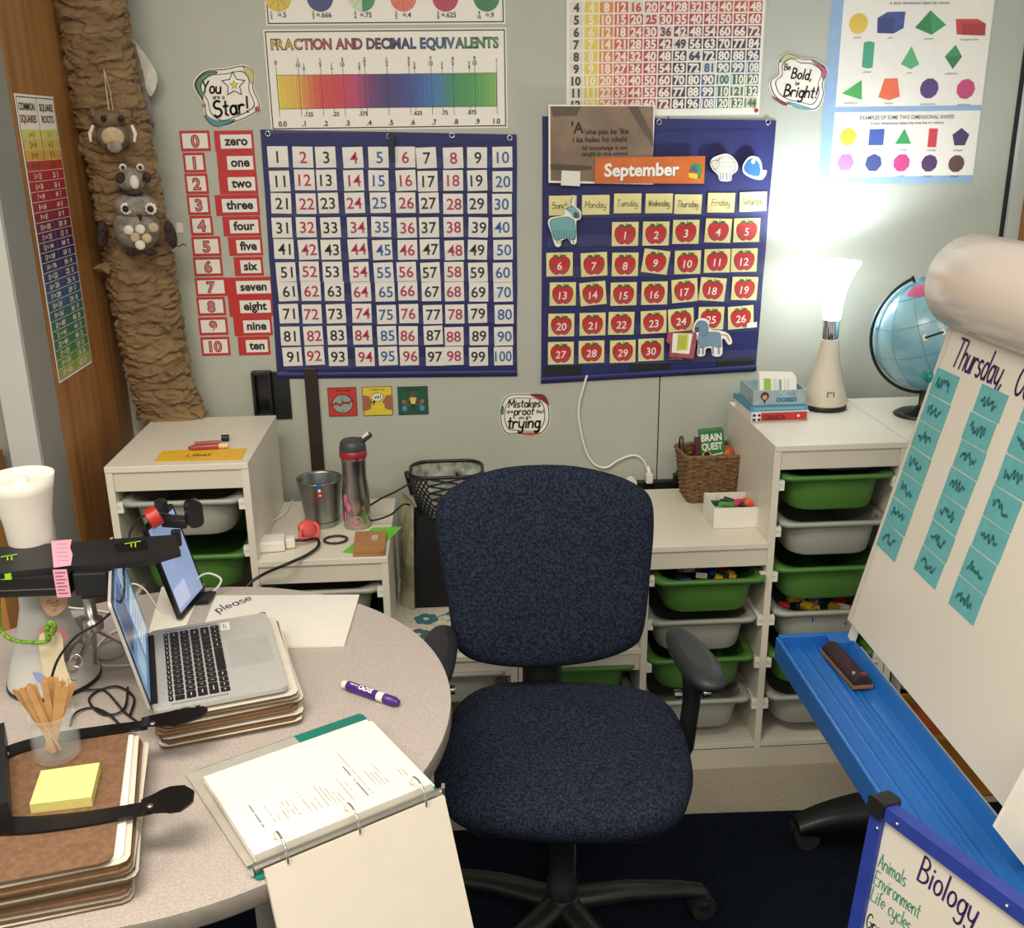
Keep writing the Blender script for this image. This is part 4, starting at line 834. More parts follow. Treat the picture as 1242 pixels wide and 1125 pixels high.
# green paper, coaster, bracelet, handle, charger
P = [pz(*p, H2) for p in ((452, 640), (488, 639), (470, 656), (440, 672), (415, 670))]; L = sum(P, V())/5
tag(MB().prism([(p.x-L.x, p.y-L.y) for p in P], .0, .0008, ink('#69c63c')).build('green_note', org=(L.x, L.y, H2+.0003), rot=(0, 0, 0)), 'bright green paper note beneath the bamboo block', 'paper')
P = [pz(*p, H2+.012) for p in ((431, 646), (469, 645), (467, 669), (428, 670))]; L = sum(P, V())/4; bam = mat('bamboo', '#b48650', .45, nscale=4, col2='#94663a', stretch=(2, 60, 2))
t = thing('bamboo_block', 'bamboo coaster block with a silver sticker at the front right edge', 'coaster', (L.x, L.y, H2+.0015))
q = [(p.x-L.x, p.y-L.y) for p in P]; MB().prism(q, 0, .007, bam).build('lower_board', t, bevel=.001); MB().prism(scalep(q, .99), .0078, .015, bam).build('upper_board', t, bevel=.001)
b = MB(); b.prism([(.004, .004), (.018, .004), (.018, .034), (.004, .034)], .0151, .0157, ink('#c8c8c0')); b.line([(.007, .012), (.015, .012)], .003, .016, blkink); b.line([(.007, .022), (.014, .022)], .002, .016, blkink); b.build('sticker', t)
c = pz(407, 654, H2+.005); t = tag(bpy.data.objects.new('bead_bracelet', None), 'dark brown beaded bracelet lying in front of the bottle', 'bracelet'); COL.objects.link(t); t.location = (c.x, c.y, H2+.005)
for k in range(30): a = 2*PI*k/30; MB().ell((.030*math.cos(a), .026*math.sin(a), 0), (.0036, .0036, .0036), mat('dark_bead', '#2e1e14', .3), 8).build('bead', t)
sal = mat('salmon_silicone', '#d9534e', .45); c = pz(376, 652, H2+.001)
t = thing('lunch_pot_lid', 'salmon red lid with a loop handle in front of the bucket', 'lid', c)
R_ = Matrix.Rotation(math.radians(62), 4, 'X') @ Matrix.Rotation(.4, 4, 'Z')
b = MB(Matrix.Translation((-.008, .012, .022)) @ Matrix.Rotation(.5, 4, 'Z') @ Matrix.Rotation(math.radians(60), 4, 'X')); b.lathe([(.022, -.006), (.024, -.003), (.024, .006), (.020, .009), (.008, .010)], sal, 28); b.build('cap', t)
b = MB(); P = spline([(-.020, -.006, .030), (-.022, -.020, .012), (-.016, -.026, .008), (.012, -.026, .008), (.024, -.018, .012), (.024, 0, .030), (.012, .008, .040)], 4); b.tube(P, .0052, sal, 8); b.build('loop_handle', t)
t = thing('laptop_charger', 'white square laptop charger with a black mains lead on the left frame step', 'charger', pz(330, 666, H2))
c = pz(331, 665, H2); Rz = Matrix.Rotation(.12, 3, 'Z')
MB().box((c.x, c.y, H2+.0155), (.066, .062, .029), white_p, Rz).build('adapter_body', t, world=True, bevel=.005)
MB().box((c.x+.046, c.y+.004, H2+.0155), (.024, .030, .026), white_p, Rz).build('plug_corner', t, world=True, bevel=.003)
P = [V((c.x+.056, c.y+.008, H2+.018)), pz(369, 655, H2+.016), pz(384, 653, H2+.012), pz(386, 662, H2+.010), pz(372, 673, H2+.008), pz(345, 685, H2+.007), V(py(318, 697, -.46)), V(py(299, 712, -.48)), V(py(290, 740, -.50)), V(py(292, 800, -.48))]
MB().tube([tuple(x) for x in spline([tuple(p) for p in P], 6)], .0040, blk, 8).build('mains_lead', t, world=True)
P = [pz(310, 662, H2+.016), pz(325, 636, H2+.01), pz(345, 622, H2+.01), pz(355, 606, H2+.004)]
MB().tube([tuple(x) for x in spline([tuple(p) for p in P], 6)], .0020, white_p, 6).build('white_lead', t, world=True)
# mesh tote bag and shopping bag on the low step
bx0 = py(490, 728, -.20); bx1 = py(560, 728, -.20)
CU = py(512, 758, -.38).z
flo = mat('floral_base', '#ccc4b0', .85, nscale=90, namt=.08, bump=.3)
b = MB(); zc = H3+.001; x0, x1_ = xl[2]-.004, xr[1]-.02
rg = []
for z, k in ((zc, .985), (zc+.02, 1), (zc+.035, .995), (zc+.042, .97)):
    rg.append([((x0+x1_)/2+x, -.215+y, z) for x, y in rrect((x1_-x0)/2*k-.0, .205*k, .02, 4)])
b.loft(rg, flo, True, True)
t = thing('bench_cushion', 'cream seat cushion with teal flower print behind the chair', 'cushion', ((x0+x1_)/2, -.215, zc)); b.build('cushion_body', t, world=True)
b = MB(); tl = [ink('#3f7378'), ink('#6f9a9a'), ink('#4f666c')]; zt = zc+.0425
for i, (fx, fy) in enumerate(((.86, -.30), (.79, -.18), (.93, -.14), (.82, -.375), (.91, -.36), (1.0, -.28), (.76, -.30), (1.1, -.2), (1.2, -.3), (1.3, -.15), (1.08, -.37), (.74, -.39))):
    r = .028
    for k in range(6): a = k*PI/3+i; b.disc(fx+r*.7*math.cos(a), fy+r*.7*math.sin(a), r*.55, zt+.0002*(k % 3), tl[i % 3], 10)
    b.disc(fx, fy, r*.3, zt+.0008, flo, 10)
    b.line(spline([(fx+.02, fy), (fx+.055, fy+.022), (fx+.075, fy-.004), (fx+.058, fy-.018)], 5), .0035, zt+.0009, tl[(i+1) % 3])
    b.flat([(fx+.05, fy+.02), (fx+.062, fy+.040), (fx+.072, fy+.024)], zt+.0009, tl[(i+2) % 3])
b.build('flower_print', t, world=True)
YB = -.235; T_ = [py(x, y, YB) for x, y in ((488, 735), (503, 640), (500, 606), (547, 640), (555, 600), (600, 735))]
zb = zc+.0432
bl = py(489, 730, YB).x; br_ = py(600, 730, YB).x; tl_ = py(500, 632, YB).x; tr_ = py(590, 625, YB).x; zt_ = py(520, 628, YB).z; zt2 = py(520, 578, YB).z
t = thing('tote_bag', 'black tote bag with a quilted silver mesh top and thin straps, left of the chair', 'bag', ((bl+br_)/2, YB+.06, zb))
b = MB(); rg = []
for z, xa, xb, dy in ((zb, bl, br_, .05), (zb+(zt_-zb)*.5, bl*.6+tl_*.4, br_*.6+tr_*.4, .055), (zt_, tl_, tr_, .045)):
    rg.append([((xa+xb)/2+x, YB+.055+y, z) for x, y in rrect((xb-xa)/2, dy, .03, 4)])
b.loft(rg, mat('black_canvas', '#0e0e10', .9, bump=.3), True, True); b.build('bag_body', t, world=True)
tlx = py(497, 580, YB).x; trx = py(586, 580, YB).x
b = MB(); rg = []
for k in range(7):
    f = k/6; w_ = (trx-tlx)/2*(.72+.28*math.sin(f*PI/2)); rg.append([((tlx+trx)/2+x, YB+.055+y, zt_-.004+(zt2-zt_+.004)*f) for x, y in rrect(w_, .055+.018*math.sin(f*PI/2), .05, 6)])
b.loft(rg, mat('silver_lining', '#b4b8ac', .35, .3, nscale=40, namt=.3), False, False); b.build('mesh_lining', t, world=True)
b = MB(); n = len(rg[0])
for s_ in (-1, 1):
    for j in range(0, n, 1):
        pts = [rg[k][(j+s_*k) % n] for k in range(7)]; c_ = V(((tlx+trx)/2, YB+.055, 0)); b.tube([tuple(V(p)+(V((p[0], p[1], 0))-c_).normalized()*.0025) for p in pts], .0022, blk, 5, False)
o = b.build('mesh_net', t, world=True); 
b = MB(); top_ = [V(p)+V((0, 0, .002)) for p in rg[-1]]; b.tube([tuple(p) for p in top_+[top_[0]]], .005, blk, 6, False); b.build('top_binding', t, world=True)
b = MB(); b.tube([tuple(x) for x in spline([tuple(py(*p, YB+.02)) for p in ((499, 600), (495, 585), (492, 573), (496, 574), (498, 584))], 4)], .004, blk, 6); b.build('strap', t, world=True)
b = MB(); b.tube([tuple(x) for x in spline([tuple(p) for p in (py(497, 586, YB+.02), py(480, 596, YB+.02), py(463, 604, YB+.03), py(450, 612, YB+.04), py(440, 618, YB+.06))], 4)], .0055, blk, 6, flat=.5); b.build('strap', t, world=True)
b = MB(); b.tube([tuple(x) for x in spline([tuple(p) for p in (py(497, 612, YB+.01), py(488, 612, YB), py(474, 624, YB), py(452, 631, YB+.02), py(440, 628, YB+.05))], 4)], .0028, blk, 6); b.build('strap', t, world=True)
b = MB(); b.tube([tuple(x) for x in spline([tuple(py(*p, YB)) for p in ((557, 585), (556, 578), (553, 573), (559, 580))], 4)], .004, blk, 6); b.build('strap', t, world=True)
b = MB(); xa = py(484, 620, YB+.03); xb_ = py(497, 620, YB+.03)
b.add([(xa.x-.01, YB+.03, zb), (xb_.x+.002, YB-.008, zb), (xb_.x+.012, YB-.005, xa.z+.03), (xa.x+.004, YB+.10, xa.z+.03), (xa.x-.01, YB+.12, zb)], [(0, 1, 2, 3), (0, 3, 4)], mat('cream_bag_print', '#b8b294', .6, nscale=12, col2='#6a6a52'))
b.add([(xa.x-.006, YB+.04, zb), (xb_.x+.004, YB-.001, zb), (xb_.x+.014, YB+.002, xa.z+.03), (xa.x+.008, YB+.11, xa.z+.03)], [(3, 2, 1, 0)], 'cream_bag_print')
tag(b.build('shopping_bag', org=(xa.x, YB+.05, zb)), 'folded cream printed bag between the white frame and the black tote', 'bag')
# ------------------------------------------------------------------ right frame things
t = thing('plug_strip', 'black wall power strip low on the wall right of the chair top', 'power strip', (1.42, WY, .68))
rz1 = py(800, 583, WY-.02).z; rz0 = rz1-.045
MB().bb((1.15, WY-.022, rz0), (1.58, WY-.001, rz1), blk).build('strip_body', t, world=True, bevel=.003)
for x in (765, 787): b = MB(); p = py(x, 590, WY-.023); b.lathe([(.013, 0), (.013, .003), (.010, .004)], blk_s, 16, (0, 0, 0)) if 0 else b.box((p.x, WY-.0235, (rz0+rz1)/2), (.028, .003, .030), blk_s); b.build('outlet', t, world=True)
t = thing('white_cord', 'white cord dropping from under the calendar to a plug on the power strip', 'cord', (1.25, WY-.02, 1.0))
P = [py(*p, WY-.012) for p in ((712, 455), (708, 468), (702, 492), (703, 515), (710, 545), (720, 562), (735, 567), (750, 558), (768, 552), (780, 558), (786, 572))]
MB().tube([tuple(x) for x in spline([tuple(p) for p in P], 5)], .0036, white_p, 8).build('cable', t, world=True)
p = py(787, 579, WY-.03); b = MB(); b.box((p.x, WY-.034, p.z), (.020, .022, .030), white_p); b.tube([(p.x, WY-.034, p.z+.014), (p.x-.002, WY-.020, p.z+.032)], [.007, .0045], white_p, 10); b.build('plug', t, world=True, bevel=.002)
p = py(765, 583, WY-.03); tag(MB().tube([(p.x, WY-.024, p.z-.004), (p.x, WY-.046, p.z-.004)], .017, white_p, 20).build('round_plug', org=(p.x, WY-.03, p.z)), 'round white plug on the power strip beside the chair top', 'plug')
p = py(820, 578, WY-.03); t = thing('black_plug', 'black plug and lead beside the wicker basket', 'plug', (p.x, WY-.03, p.z)); MB().box((p.x, WY-.036, p.z-.004), (.02, .024, .032), blk).build('plug_body', t, world=True, bevel=.003); MB().tube([(p.x, WY-.036, p.z+.01), (p.x+.004, WY-.032, p.z+.03), (p.x+.03, WY-.03, p.z+.02)], .004, blk, 8).build('lead', t, world=True)
# wicker basket
bl = pz(829, 603, H2); br_ = pz(892, 608, H2); cx = (bl.x+br_.x)/2+.0; L = V((cx, -.075, H2+.001))
wk = mat('wicker', '#8a6a45', .75, nscale=80, col2='#5e4429', bump=.3)
t = thing('wicker_basket', 'square brown wicker basket holding flash card boxes', 'basket', L); b = MB()
rows = 20
for i in range(rows):
    z = .004+i*.0068; hw_ = .068+.016*i/rows; hd = .055+.012*i/rows; q = rrect(hw_, hd, .012, 3); N = 56; per = []
    tot = [0]
    for j in range(len(q)): a, c = q[j], q[(j+1) % len(q)]; tot.append(tot[-1]+math.dist(a, c))
    for s_ in range(N):
        d = tot[-1]*s_/N; j = max(k for k in range(len(q)) if tot[k] <= d); a, c = q[j], q[(j+1) % len(q)]; f = (d-tot[j])/max(1e-6, tot[j+1]-tot[j])
        x, y = a[0]+(c[0]-a[0])*f, a[1]+(c[1]-a[1])*f; k = 1+(.030 if (s_//2+i) % 2 else -.012); per.append((x*k, y*k, z+random.uniform(-.0004, .0004)))
    b.tube(per+[per[0]], .0038, wk, 5, False)
b.build('woven_wall', t); MB().prism(rrect(.07, .056, .012), 0, .004, wk).build('base', t)
b = MB(); q = rrect(.086, .068, .014, 4); b.tube([(x, y, .140+.005*math.sin(4*math.atan2(y, x))) for x, y in q+[q[0]]], .0055, wk, 8, False); b.build('rim', t)
for s_ in (-1, 1):
    b = MB(); b.tube(spline([(s_*.08, -.03, .138), (s_*.082, -.02, .172), (s_*.080, .0, .182), (s_*.082, .02, .172), (s_*.08, .03, .138)], 5), .0028, blk, 6); b.build('handle', t)
c = L+V((.016, -.008, .0)); Rb = Matrix.Rotation(-.12, 4, 'Z') @ Matrix.Rotation(-.12, 4, 'X') @ Matrix.Rotation(-.10, 4, 'Y')
t = thing('card_box', 'green card box lettered BRAIN QUEST standing in the wicker basket', 'box', c+V((0, 0, .06)), Rb.to_euler())
grb = mat('green_card', '#2c7a3c', .4, namt=.05)
MB().bb((-.034, -.022, 0), (.034, .022, .142), grb).build('box_body', t, bevel=.001)
b = MB(Matrix.Translation((0, -.0225, 0)) @ Matrix.Rotation(PI/2, 4, 'X')); b.text('BRAIN', -.002, .122, .020, .0004, ink('#e4e8d8'), bold=.04, wmax=.058); b.text('QUEST', -.002, .096, .020, .0004, ink('#e4e8d8'), bold=.04, wmax=.058)
b.disc(-.018, .070, .013, .0003, ink('#d8c030'), 14); b.disc(-.018, .073, .009, .0006, blkink, 12); b.line([(-.002, .070), (.026, .074)], .004, .0005, ink('#e4e8d8')); b.line([(.0, .060), (.024, .063)], .003, .0005, ink('#d8c030')); b.build('lettering', t)
t = thing('card_pack', 'dark maroon pack leaning left of the green box in the basket', 'box', L+V((-.035, .0, .08)), (-.1, .12, 0)); MB().bb((-.014, -.02, 0), (.012, .02, .095), ink('#5a2430')).build('pack_body', t, bevel=.001)
tag(MB().ell(L+V((.05, .0, .132)), (.024, .03, .02), ink('#c85a28'), 14).build('orange_ball', org=L+V((.05, 0, .12))), 'orange item peeking over the right rim of the wicker basket', 'toy')
# white tray box of markers
P = [pz(*p, H2) for p in ((863, 642), (920, 641), (905, 606), (848, 609))]; L = sum(P, V())/4
q = [(p.x-L.x, p.y-L.y) for p in P]
hx, hy = .068, .062; t = thing('marker_box', 'open white card box of markers on the middle step', 'box', (L.x, -.27, H2+.001), (0, 0, -.02))
b = MB(); T3 = .003
b.bb((-hx, -hy, 0), (hx, hy, T3), cardw)
for r in ((-hx, -hy, hx, -hy+T3), (-hx, hy-T3, hx, hy), (-hx, -hy+T3, -hx+T3, hy-T3), (hx-T3, -hy+T3, hx, hy-T3)): b.bb((r[0], r[1], T3), (r[2], r[3], .058), cardw)
b.build('box_walls', t)
mk = [(-.035, .01, '#1f5c34', .6, 'dark green marker'), (-.012, -.004, '#58a848', .5, 'light green marker'), (-.022, .026, '#202422', 1.2, 'black marker'), (.010, .010, '#26282a', -.3, 'short black marker'), (.026, .018, '#d83a70', .9, 'pink marker'), (.038, .0, '#e0584a', 2.2, 'coral marker'), (.045, .024, '#e87838', 1.4, 'orange marker'), (.0, .036, '#d8d4c8', .1, 'white capped marker')]
for x, y, c_, a, lb in mk:
    o = thing('marker', lb+' lying in the white card box', 'marker', (L.x+x, -.27+y, H2+.046), (0, .25, a), 'markers in the white box')
    MB().tube([(-.035, 0, 0), (.012, 0, 0)], .0085, ink(c_, .35), 10).build('barrel', o); MB().tube([(.012, 0, 0), (.015, 0, 0), (.030, 0, 0), (.033, 0, 0)], [.0088, .0088, .008, .006], ink('#%02x%02x%02x' % tuple(min(255, int(int(c_[i:i+2], 16)*.85)+10) for i in (1, 3, 5)), .35), 10).build('cap', o)
# card game boxes by the lamp
c0 = pz(936, 503, H1); L = V((c0.x, -.145, H1+.001))
def printed_box(name, label, L, hx, hy, h, m, rz, deco, cat='box', open_=False, side=None):
    t = thing(name, label, cat, L, (0, 0, rz)); b = MB()
    if open_:
        T3 = .0025; b.bb((-hx, -hy, 0), (hx, hy, T3), m)
        for r in ((-hx, -hy, hx, -hy+T3), (-hx, hy-T3, hx, hy), (-hx, -hy+T3, -hx+T3, hy-T3), (hx-T3, -hy+T3, hx, hy-T3)): b.bb((r[0], r[1], T3), (r[2], r[3], h), m)
    else: b.bb((-hx, -hy, 0), (hx, hy, h), m)
    b.build('box_body', t, bevel=.001); f = MB(Matrix.Translation((0, -hy-.0003, 0)) @ Matrix.Rotation(PI/2, 4, 'X')); deco(f); f.build('front_print', t); return t
lb_ = mat('light_blue_card', '#4f93b0', .45, namt=.04); lb2 = mat('pale_blue_card', '#9fb3b8', .45, nscale=40, namt=.08)
def dcan(f):
    f.rect(-.078, .0, .078, .026, .0003, ink('#b8c0c0')); f.rect(-.056, .002, .062, .025, .0005, ink('#b8382e')); f.rect(.02, .002, .074, .025, .0006, ink('#c23228'))
    f.rect(-.076, .003, -.054, .025, .0008, paper)
    for x in (-.072, -.059):
        for y in (.006, .018): f.rect(x-.004, y-.003, x+.004, y+.004, .0011, ink('#1c2c5c'))
    f.text('CANADA', -.016, .012, .014, .0012, ink('#7c1018'), bold=.05, wmax=.062); f.disc(.05, .014, .004, .0012, paper, 6)
printed_box('card_box', 'white and red card box lettered CANADA under the blue boxes', L, .080, .075, .027, cardw, .02, dcan)
printed_box('flat_box', 'flat turquoise card box between the two lettered boxes', L+V((-.002, .012, .0275)), .081, .08, .013, lb_, .02, lambda f: f.rect(-.07, .003, .07, .010, .0004, ink('#6fb0c8')))
def doc(f):
    f.rect(-.070, .002, .070, .038, .0003, lb2); f.text('ocean', .018, .018, .017, .0008, ink('#2f7f9a'), bold=.05, wmax=.070); f.text('IN THE', .03, .031, .005, .0008, ink('#5d7f8c'))
    x, y = -.042, .024; f.disc(x, y+.002, .012, .0006, ink('#5a2a1c'), 14); f.disc(x, y-.001, .007, .0009, ink('#c89878'), 12); f.flat([(x-.004, y-.008), (x+.004, y-.008), (x, y-.020)], .0009, blkink)
printed_box('card_box', 'open pale blue card box lettered ocean with cards standing in it', L+V((.002, .006, .041)), .073, .066, .042, lb2, .0, doc, open_=True)
for k in range(5):
    o = thing('fact_card', ['front printed white card with green and blue patches', 'second white card', 'third white card', 'fourth white card', 'rearmost white card'][k]+' standing in the ocean box', 'card', L+V((.004+k*.001, -.044+k*.008, .046)), (-.42+.02*k, .05, 0), 'white cards in the ocean box')
    b = MB(Matrix.Rotation(PI/2, 4, 'X')); b.prism([(-.052, 0), (.052, 0), (.052, .068), (.044, .076), (-.052, .076)], -.0008, .0008, cardw)
    if k == 0: b.rect(-.040, .030, -.020, .064, .0011, ink('#93b548')); b.rect(-.036, .016, -.020, .030, .0012, ink('#5a86b8')); b.line([(.006, .025), (.006, .060)], .006, .0012, ink('#6a9488')); [b.line([(xx, .025), (xx, .064)], .001, .0012, ink('#98a09a')) for xx in (-.012, -.007, -.002, .018, .024, .030)]
    b.build('card_face', o)
# ------------------------------------------------------------------ lit lamp
L = V((1.904, -.095, H1+.001))
L.x = py(1000, 490, -.095).x
t = thing('table_lamp', 'lit white table lamp with chrome neck on the right white frame', 'lamp', L)
MB().lathe([(.055, 0), (.060, .002), (.060, .012), (.056, .014)], blk, 40).build('foot', t)
MB().lathe([(.058, .013), (.062, .018), (.062, .024), (.053, .060), (.040, .105), (.030, .150), (.025, .198)], cream_gloss, 48).build('lamp_body', t)
MB().lathe([(.022, .197), (.0225, .199), (.0225, .250), (.022, .252)], chrome, 40).build('chrome_neck', t)
b = MB()
for x in (-.012, .006): b.box((x-.004, -.058+.0, .052), (.0016, .002, .014), blk_s)
b.box((-.008, -.0575, .058), (.012, .002, .0016), blk_s); b.build('switch_mark', t)
shade_m = mat('glowing_shade', '#f4fbff', .5, namt=0, emit=10)
MB().lathe([(.022, .252), (.024, .262), (.027, .30), (.036, .345), (.052, .385), (.066, .410), (.064, .410), (.050, .384), (.034, .344), (.025, .30), (.020, .262)], shade_m, 48).build('shade', t)
l = bpy.data.lights.new('lamp_bulb', 'POINT'); l.energy = 4.2; l.color = (.86, .95, 1); l.shadow_soft_size = .012
o = bpy.data.objects.new('lamp_bulb', l); COL.objects.link(o); o.location = L+V((0, 0, .380))
# globe
gc = py(1128, 405, -.2); gr = .152
t = thing('globe', 'pale blue desk globe on a black foot, half behind the easel paper roll', 'globe', (gc.x, -.2, H1+.001))
def globe_mat():
    m = bpy.data.materials.new('globe_map'); m.use_nodes = True; MC['globe_map'] = m; nt = m.node_tree; N = nt.nodes; Lk = nt.links; b = N['Principled BSDF']
    tc = N.new('ShaderNodeTexCoord'); nz = N.new('ShaderNodeTexNoise'); nz.inputs['Scale'].default_value = 7; nz.inputs['Detail'].default_value = 6; Lk.new(tc.outputs['Object'], nz.inputs[0])
    r = N.new('ShaderNodeValToRGB'); e = r.color_ramp.elements; e[0].position = .30; e[0].color = lin('#5593ab'); e[1].position = .62; e[1].color = lin('#9ac4cf')
    Lk.new(nz.outputs['Fac'], r.inputs[0]); Lk.new(r.outputs[0], b.inputs['Base Color']); b.inputs['Roughness'].default_value = .22; return 'globe_map'
gm = globe_mat(); zc = gc.z-H1
Rg = Matrix.Translation((0, 0, zc)) @ Matrix.Rotation(math.radians(-23), 4, 'Y')
b = MB(Rg); b.ell((0, 0, 0), (gr, gr, gr), gm, 64); b.build('ball', t)
b = MB(Rg)
def sph(lon, lat, r=gr+.0012): a, c = math.radians(lon), math.radians(lat); return (r*math.cos(c)*math.cos(a), r*math.cos(c)*math.sin(a), r*math.sin(c))
def land(pts, col, r=gr+.001):
    cx = sum(p[0] for p in pts)/len(pts); cy = sum(p[1] for p in pts)/len(pts); n = len(pts); vs = []; fs = []
    for i, k in enumerate((0, .35, .7, 1)):
        for p in pts: vs.append(sph(cx+(p[0]-cx)*k, cy+(p[1]-cy)*k, r))
    for i in range(3):
        for j in range(n): fs.append((i*n+j, i*n+(j+1) % n, (i+1)*n+(j+1) % n, (i+1)*n+j))
    b.add(vs, fs, ink(col, .25), True)
land(spline([(-120, 78), (-80, 76), (-55, 66), (-60, 55), (-95, 58), (-135, 66)], 4, True), '#c65a84')
land(spline([(-75, 57), (-55, 52), (-50, 36), (-70, 33), (-85, 44)], 4, True), '#d0a436'); land(spline([(-100, 56), (-85, 54), (-84, 46), (-98, 47)], 4, True), '#5aa05c')
land(spline([(-40, 20), (-20, 10), (-28, -20), (-45, -40), (-50, -5)], 4, True), '#c9804c')
for lat in (-60, -30, 0, 30, 60): b.tube([sph(a, lat) for a in range(0, 361, 8)], .0005, ink('#5d8fa6'), 4, False)
for lon in range(0, 360, 30): b.tube([sph(lon, a) for a in range(-85, 86, 8)], .0005, ink('#5d8fa6'), 4, False)
b.add([sph(-118, 14), sph(-96, 14), sph(-96, 20), sph(-118, 20)], [(0, 1, 2, 3)], paper, M=None); b.add([sph(-116, 16, gr+.002), sph(-98, 16, gr+.002), sph(-98, 18, gr+.002), sph(-116, 18, gr+.002)], [(0, 1, 2, 3)], blkink)
b.build('map_print', t)
b = MB(Rg); b.tube([((gr+.010)*math.cos(a), 0, (gr+.010)*math.sin(a)) for a in [math.radians(90+180*i/30) for i in range(31)]], .0045, blk, 8); b.tube([(0, 0, gr-.002), (0, 0, gr+.016)], .004, blk, 8); b.tube([(0, 0, -gr+.002), (0, 0, -gr-.016)], .004, blk, 8); b.build('meridian_arm', t)
b = MB(); b.lathe([(.072, 0), (.074, .004), (.060, .012), (.022, .018), (.010, .03), (.009, zc-gr*.98)], blk, 36, sy=.9); b.build('foot', t)
# ------------------------------------------------------------------ round table
TC = V((.314, -1.240)); TR = .52; TZ = .74
t = thing('round_table', 'round speckled beige table with grey edge, laden with laptop and binder', 'table', (TC.x, TC.y, 0))
MB().lathe([(TR-.001, TZ-.0005), (TR-.001, TZ)], table_m, 128, c0=False).build('tabletop', t)
MB().lathe([(TR-.02, TZ-.034), (TR-.003, TZ-.032), (TR, TZ-.028), (TR, TZ-.004), (TR-.001, TZ-.001)], table_e, 128).build('edge_band', t)
for k in range(4):
    a = PI/4+k*PI/2; MB().tube([(.30*math.cos(a), .30*math.sin(a), .02), (.30*math.cos(a), .30*math.sin(a), TZ-.035)], .022, grey_m, 14).build('leg', t)
    MB().lathe([(.026, .01), (.028, .014), (.024, .03)], blk, 16, (.30*math.cos(a), .30*math.sin(a), 0)).build('foot', t)
TZ1 = TZ+.0008
# ------------------------------------------------------------------ clipboard stacks
def board(w_, l_, th): return rrect(w_/2, l_/2, .012, 2)
def clip_stack(cx, cy, ang, n, z0, pitch, wd, ln, place, topmat=None):
    ordn = ['top', 'second', 'third', 'fourth', 'fifth', 'sixth', 'seventh', 'eighth', 'ninth', 'tenth', 'eleventh']
    for i in range(n):
        k = n-1-i; z = z0+i*pitch; dx, dy, da = random.uniform(-.006, .006), random.uniform(-.006, .006), random.uniform(-.02, .02)
        if k == 0: dx, dy, da = (0, 0, 0) if not topmat else (-.020, -.004, .0)
        if not topmat and k > 2: dx += .004; dy -= .006*(k-2)
        topm = topmat if (k == 0 and topmat) else (mason if i % 4 == 2 else clip_w); o = thing('clipboard', '%s clipboard, %s in the stack %s' % ('brown' if topm == mason else 'white', ordn[k]+('' if k == 0 else ' from top'), place), 'clipboard', (cx+dx, cy+dy, z), (0, 0, ang+da), 'clipboards in two stacks on the table')
        P = rrect(wd/2, ln/2, .014, 2)
        b = MB(); b.prism(P, 0, .0032, topm, ms=clip_e); b.build('board', o)
        if k and i % 2: MB().prism(rrect(wd/2-.008, ln/2-.01, .004, 1, 0, -.0), .0034, pitch-.0014, paper).build('paper_pad', o)
        elif k: MB().prism(rrect(wd/2-.004, ln/2-.004, .012, 1), .0034, pitch-.0014, clip_e).build('hardboard_liner', o)
LA = math.atan2(.283, .959); ex = V((math.cos(LA), math.sin(LA), 0)); ey = V((-math.sin(LA), math.cos(LA), 0))
LN = V((.348, -1.343, .797)); lc = LN+ex*.1135+ey*.1515
clip_stack(lc.x+.004, lc.y+.002, LA, 6, TZ1+.0065, .0080, .235, .315, 'under the open laptop')
SA = math.atan2(-.98, .2)+PI/2
clip_stack(.268, -1.578, SA+.02, 9, TZ1, .0084, .232, .318, 'under the yellow note pad', mason)
SZ = TZ1+8*.0084+.0034
# ------------------------------------------------------------------ laptop
t = thing('laptop', 'open silver laptop with black keys on the clipboard stack', 'laptop', LN, (0, 0, LA))
DX, DY = .219, .303
b = MB(Matrix.Translation((DX/2, DY/2, 0))); b.prism(rrect(DX/2, DY/2, .012, 5), -.0, .0075, alu); b.build('base', t, bevel=.001)
b = MB(); b.prism(rrect(.0478, .127, .003, 2, .085, DY/2), .0074, .0078, mat('dark_key_well', '#2a2a2b', .5)) if 0 else None
b = MB(); b.prism(rrect(.037, .052, .003, 3, .172, DY/2), .0075, .0079, mat('trackpad_silver', '#b0afab', .34, .1, namt=.02)); b.build('trackpad', t)
b = MB(); b.box((.002, DY/2, .006), (.013, .252, .010), blk); b.build('hinge_bar', t)
b = MB()
for s_ in (.014, DY-.014):
    for i in range(46): b.rect(.030+i*.002, s_-.002, .031+i*.002, s_+.002, .0077, blkink)
b.build('speaker_grille', t)
b = MB(); b.prism([(.129, DY-.048), (.146, DY-.048), (.146, DY-.016), (.129, DY-.016)], .0076, .0081, paper); b.line([(.135, DY-.042), (.135, DY-.022)], .002, .0083, ink('#8a8a8a')); b.line([(.139, DY-.042), (.139, DY-.026)], .0015, .0083, ink('#8a8a8a')); b.build('sticker', t)
kb = mat('black_key', '#141416', .5, namt=.05); rowsK = [('', [1]*14, .5), ('`1234567890-=', [1]*13+[1.5], 1), ('qwertyuiop[]', [1.5]+[1]*13, 1), ("asdfghjkl;'", [1.75]+[1]*11+[1.75], 1), ('zxcvbnm,./', [2.25]+[1]*10+[2.25], 1), ('', [1, 1, 1, 1.25, 5, 1.25, 1, 1, 1, 1], 1)]
xk = .024; y0k = .022; Wk = DY-.044
KL = ink('#c9c9c9')
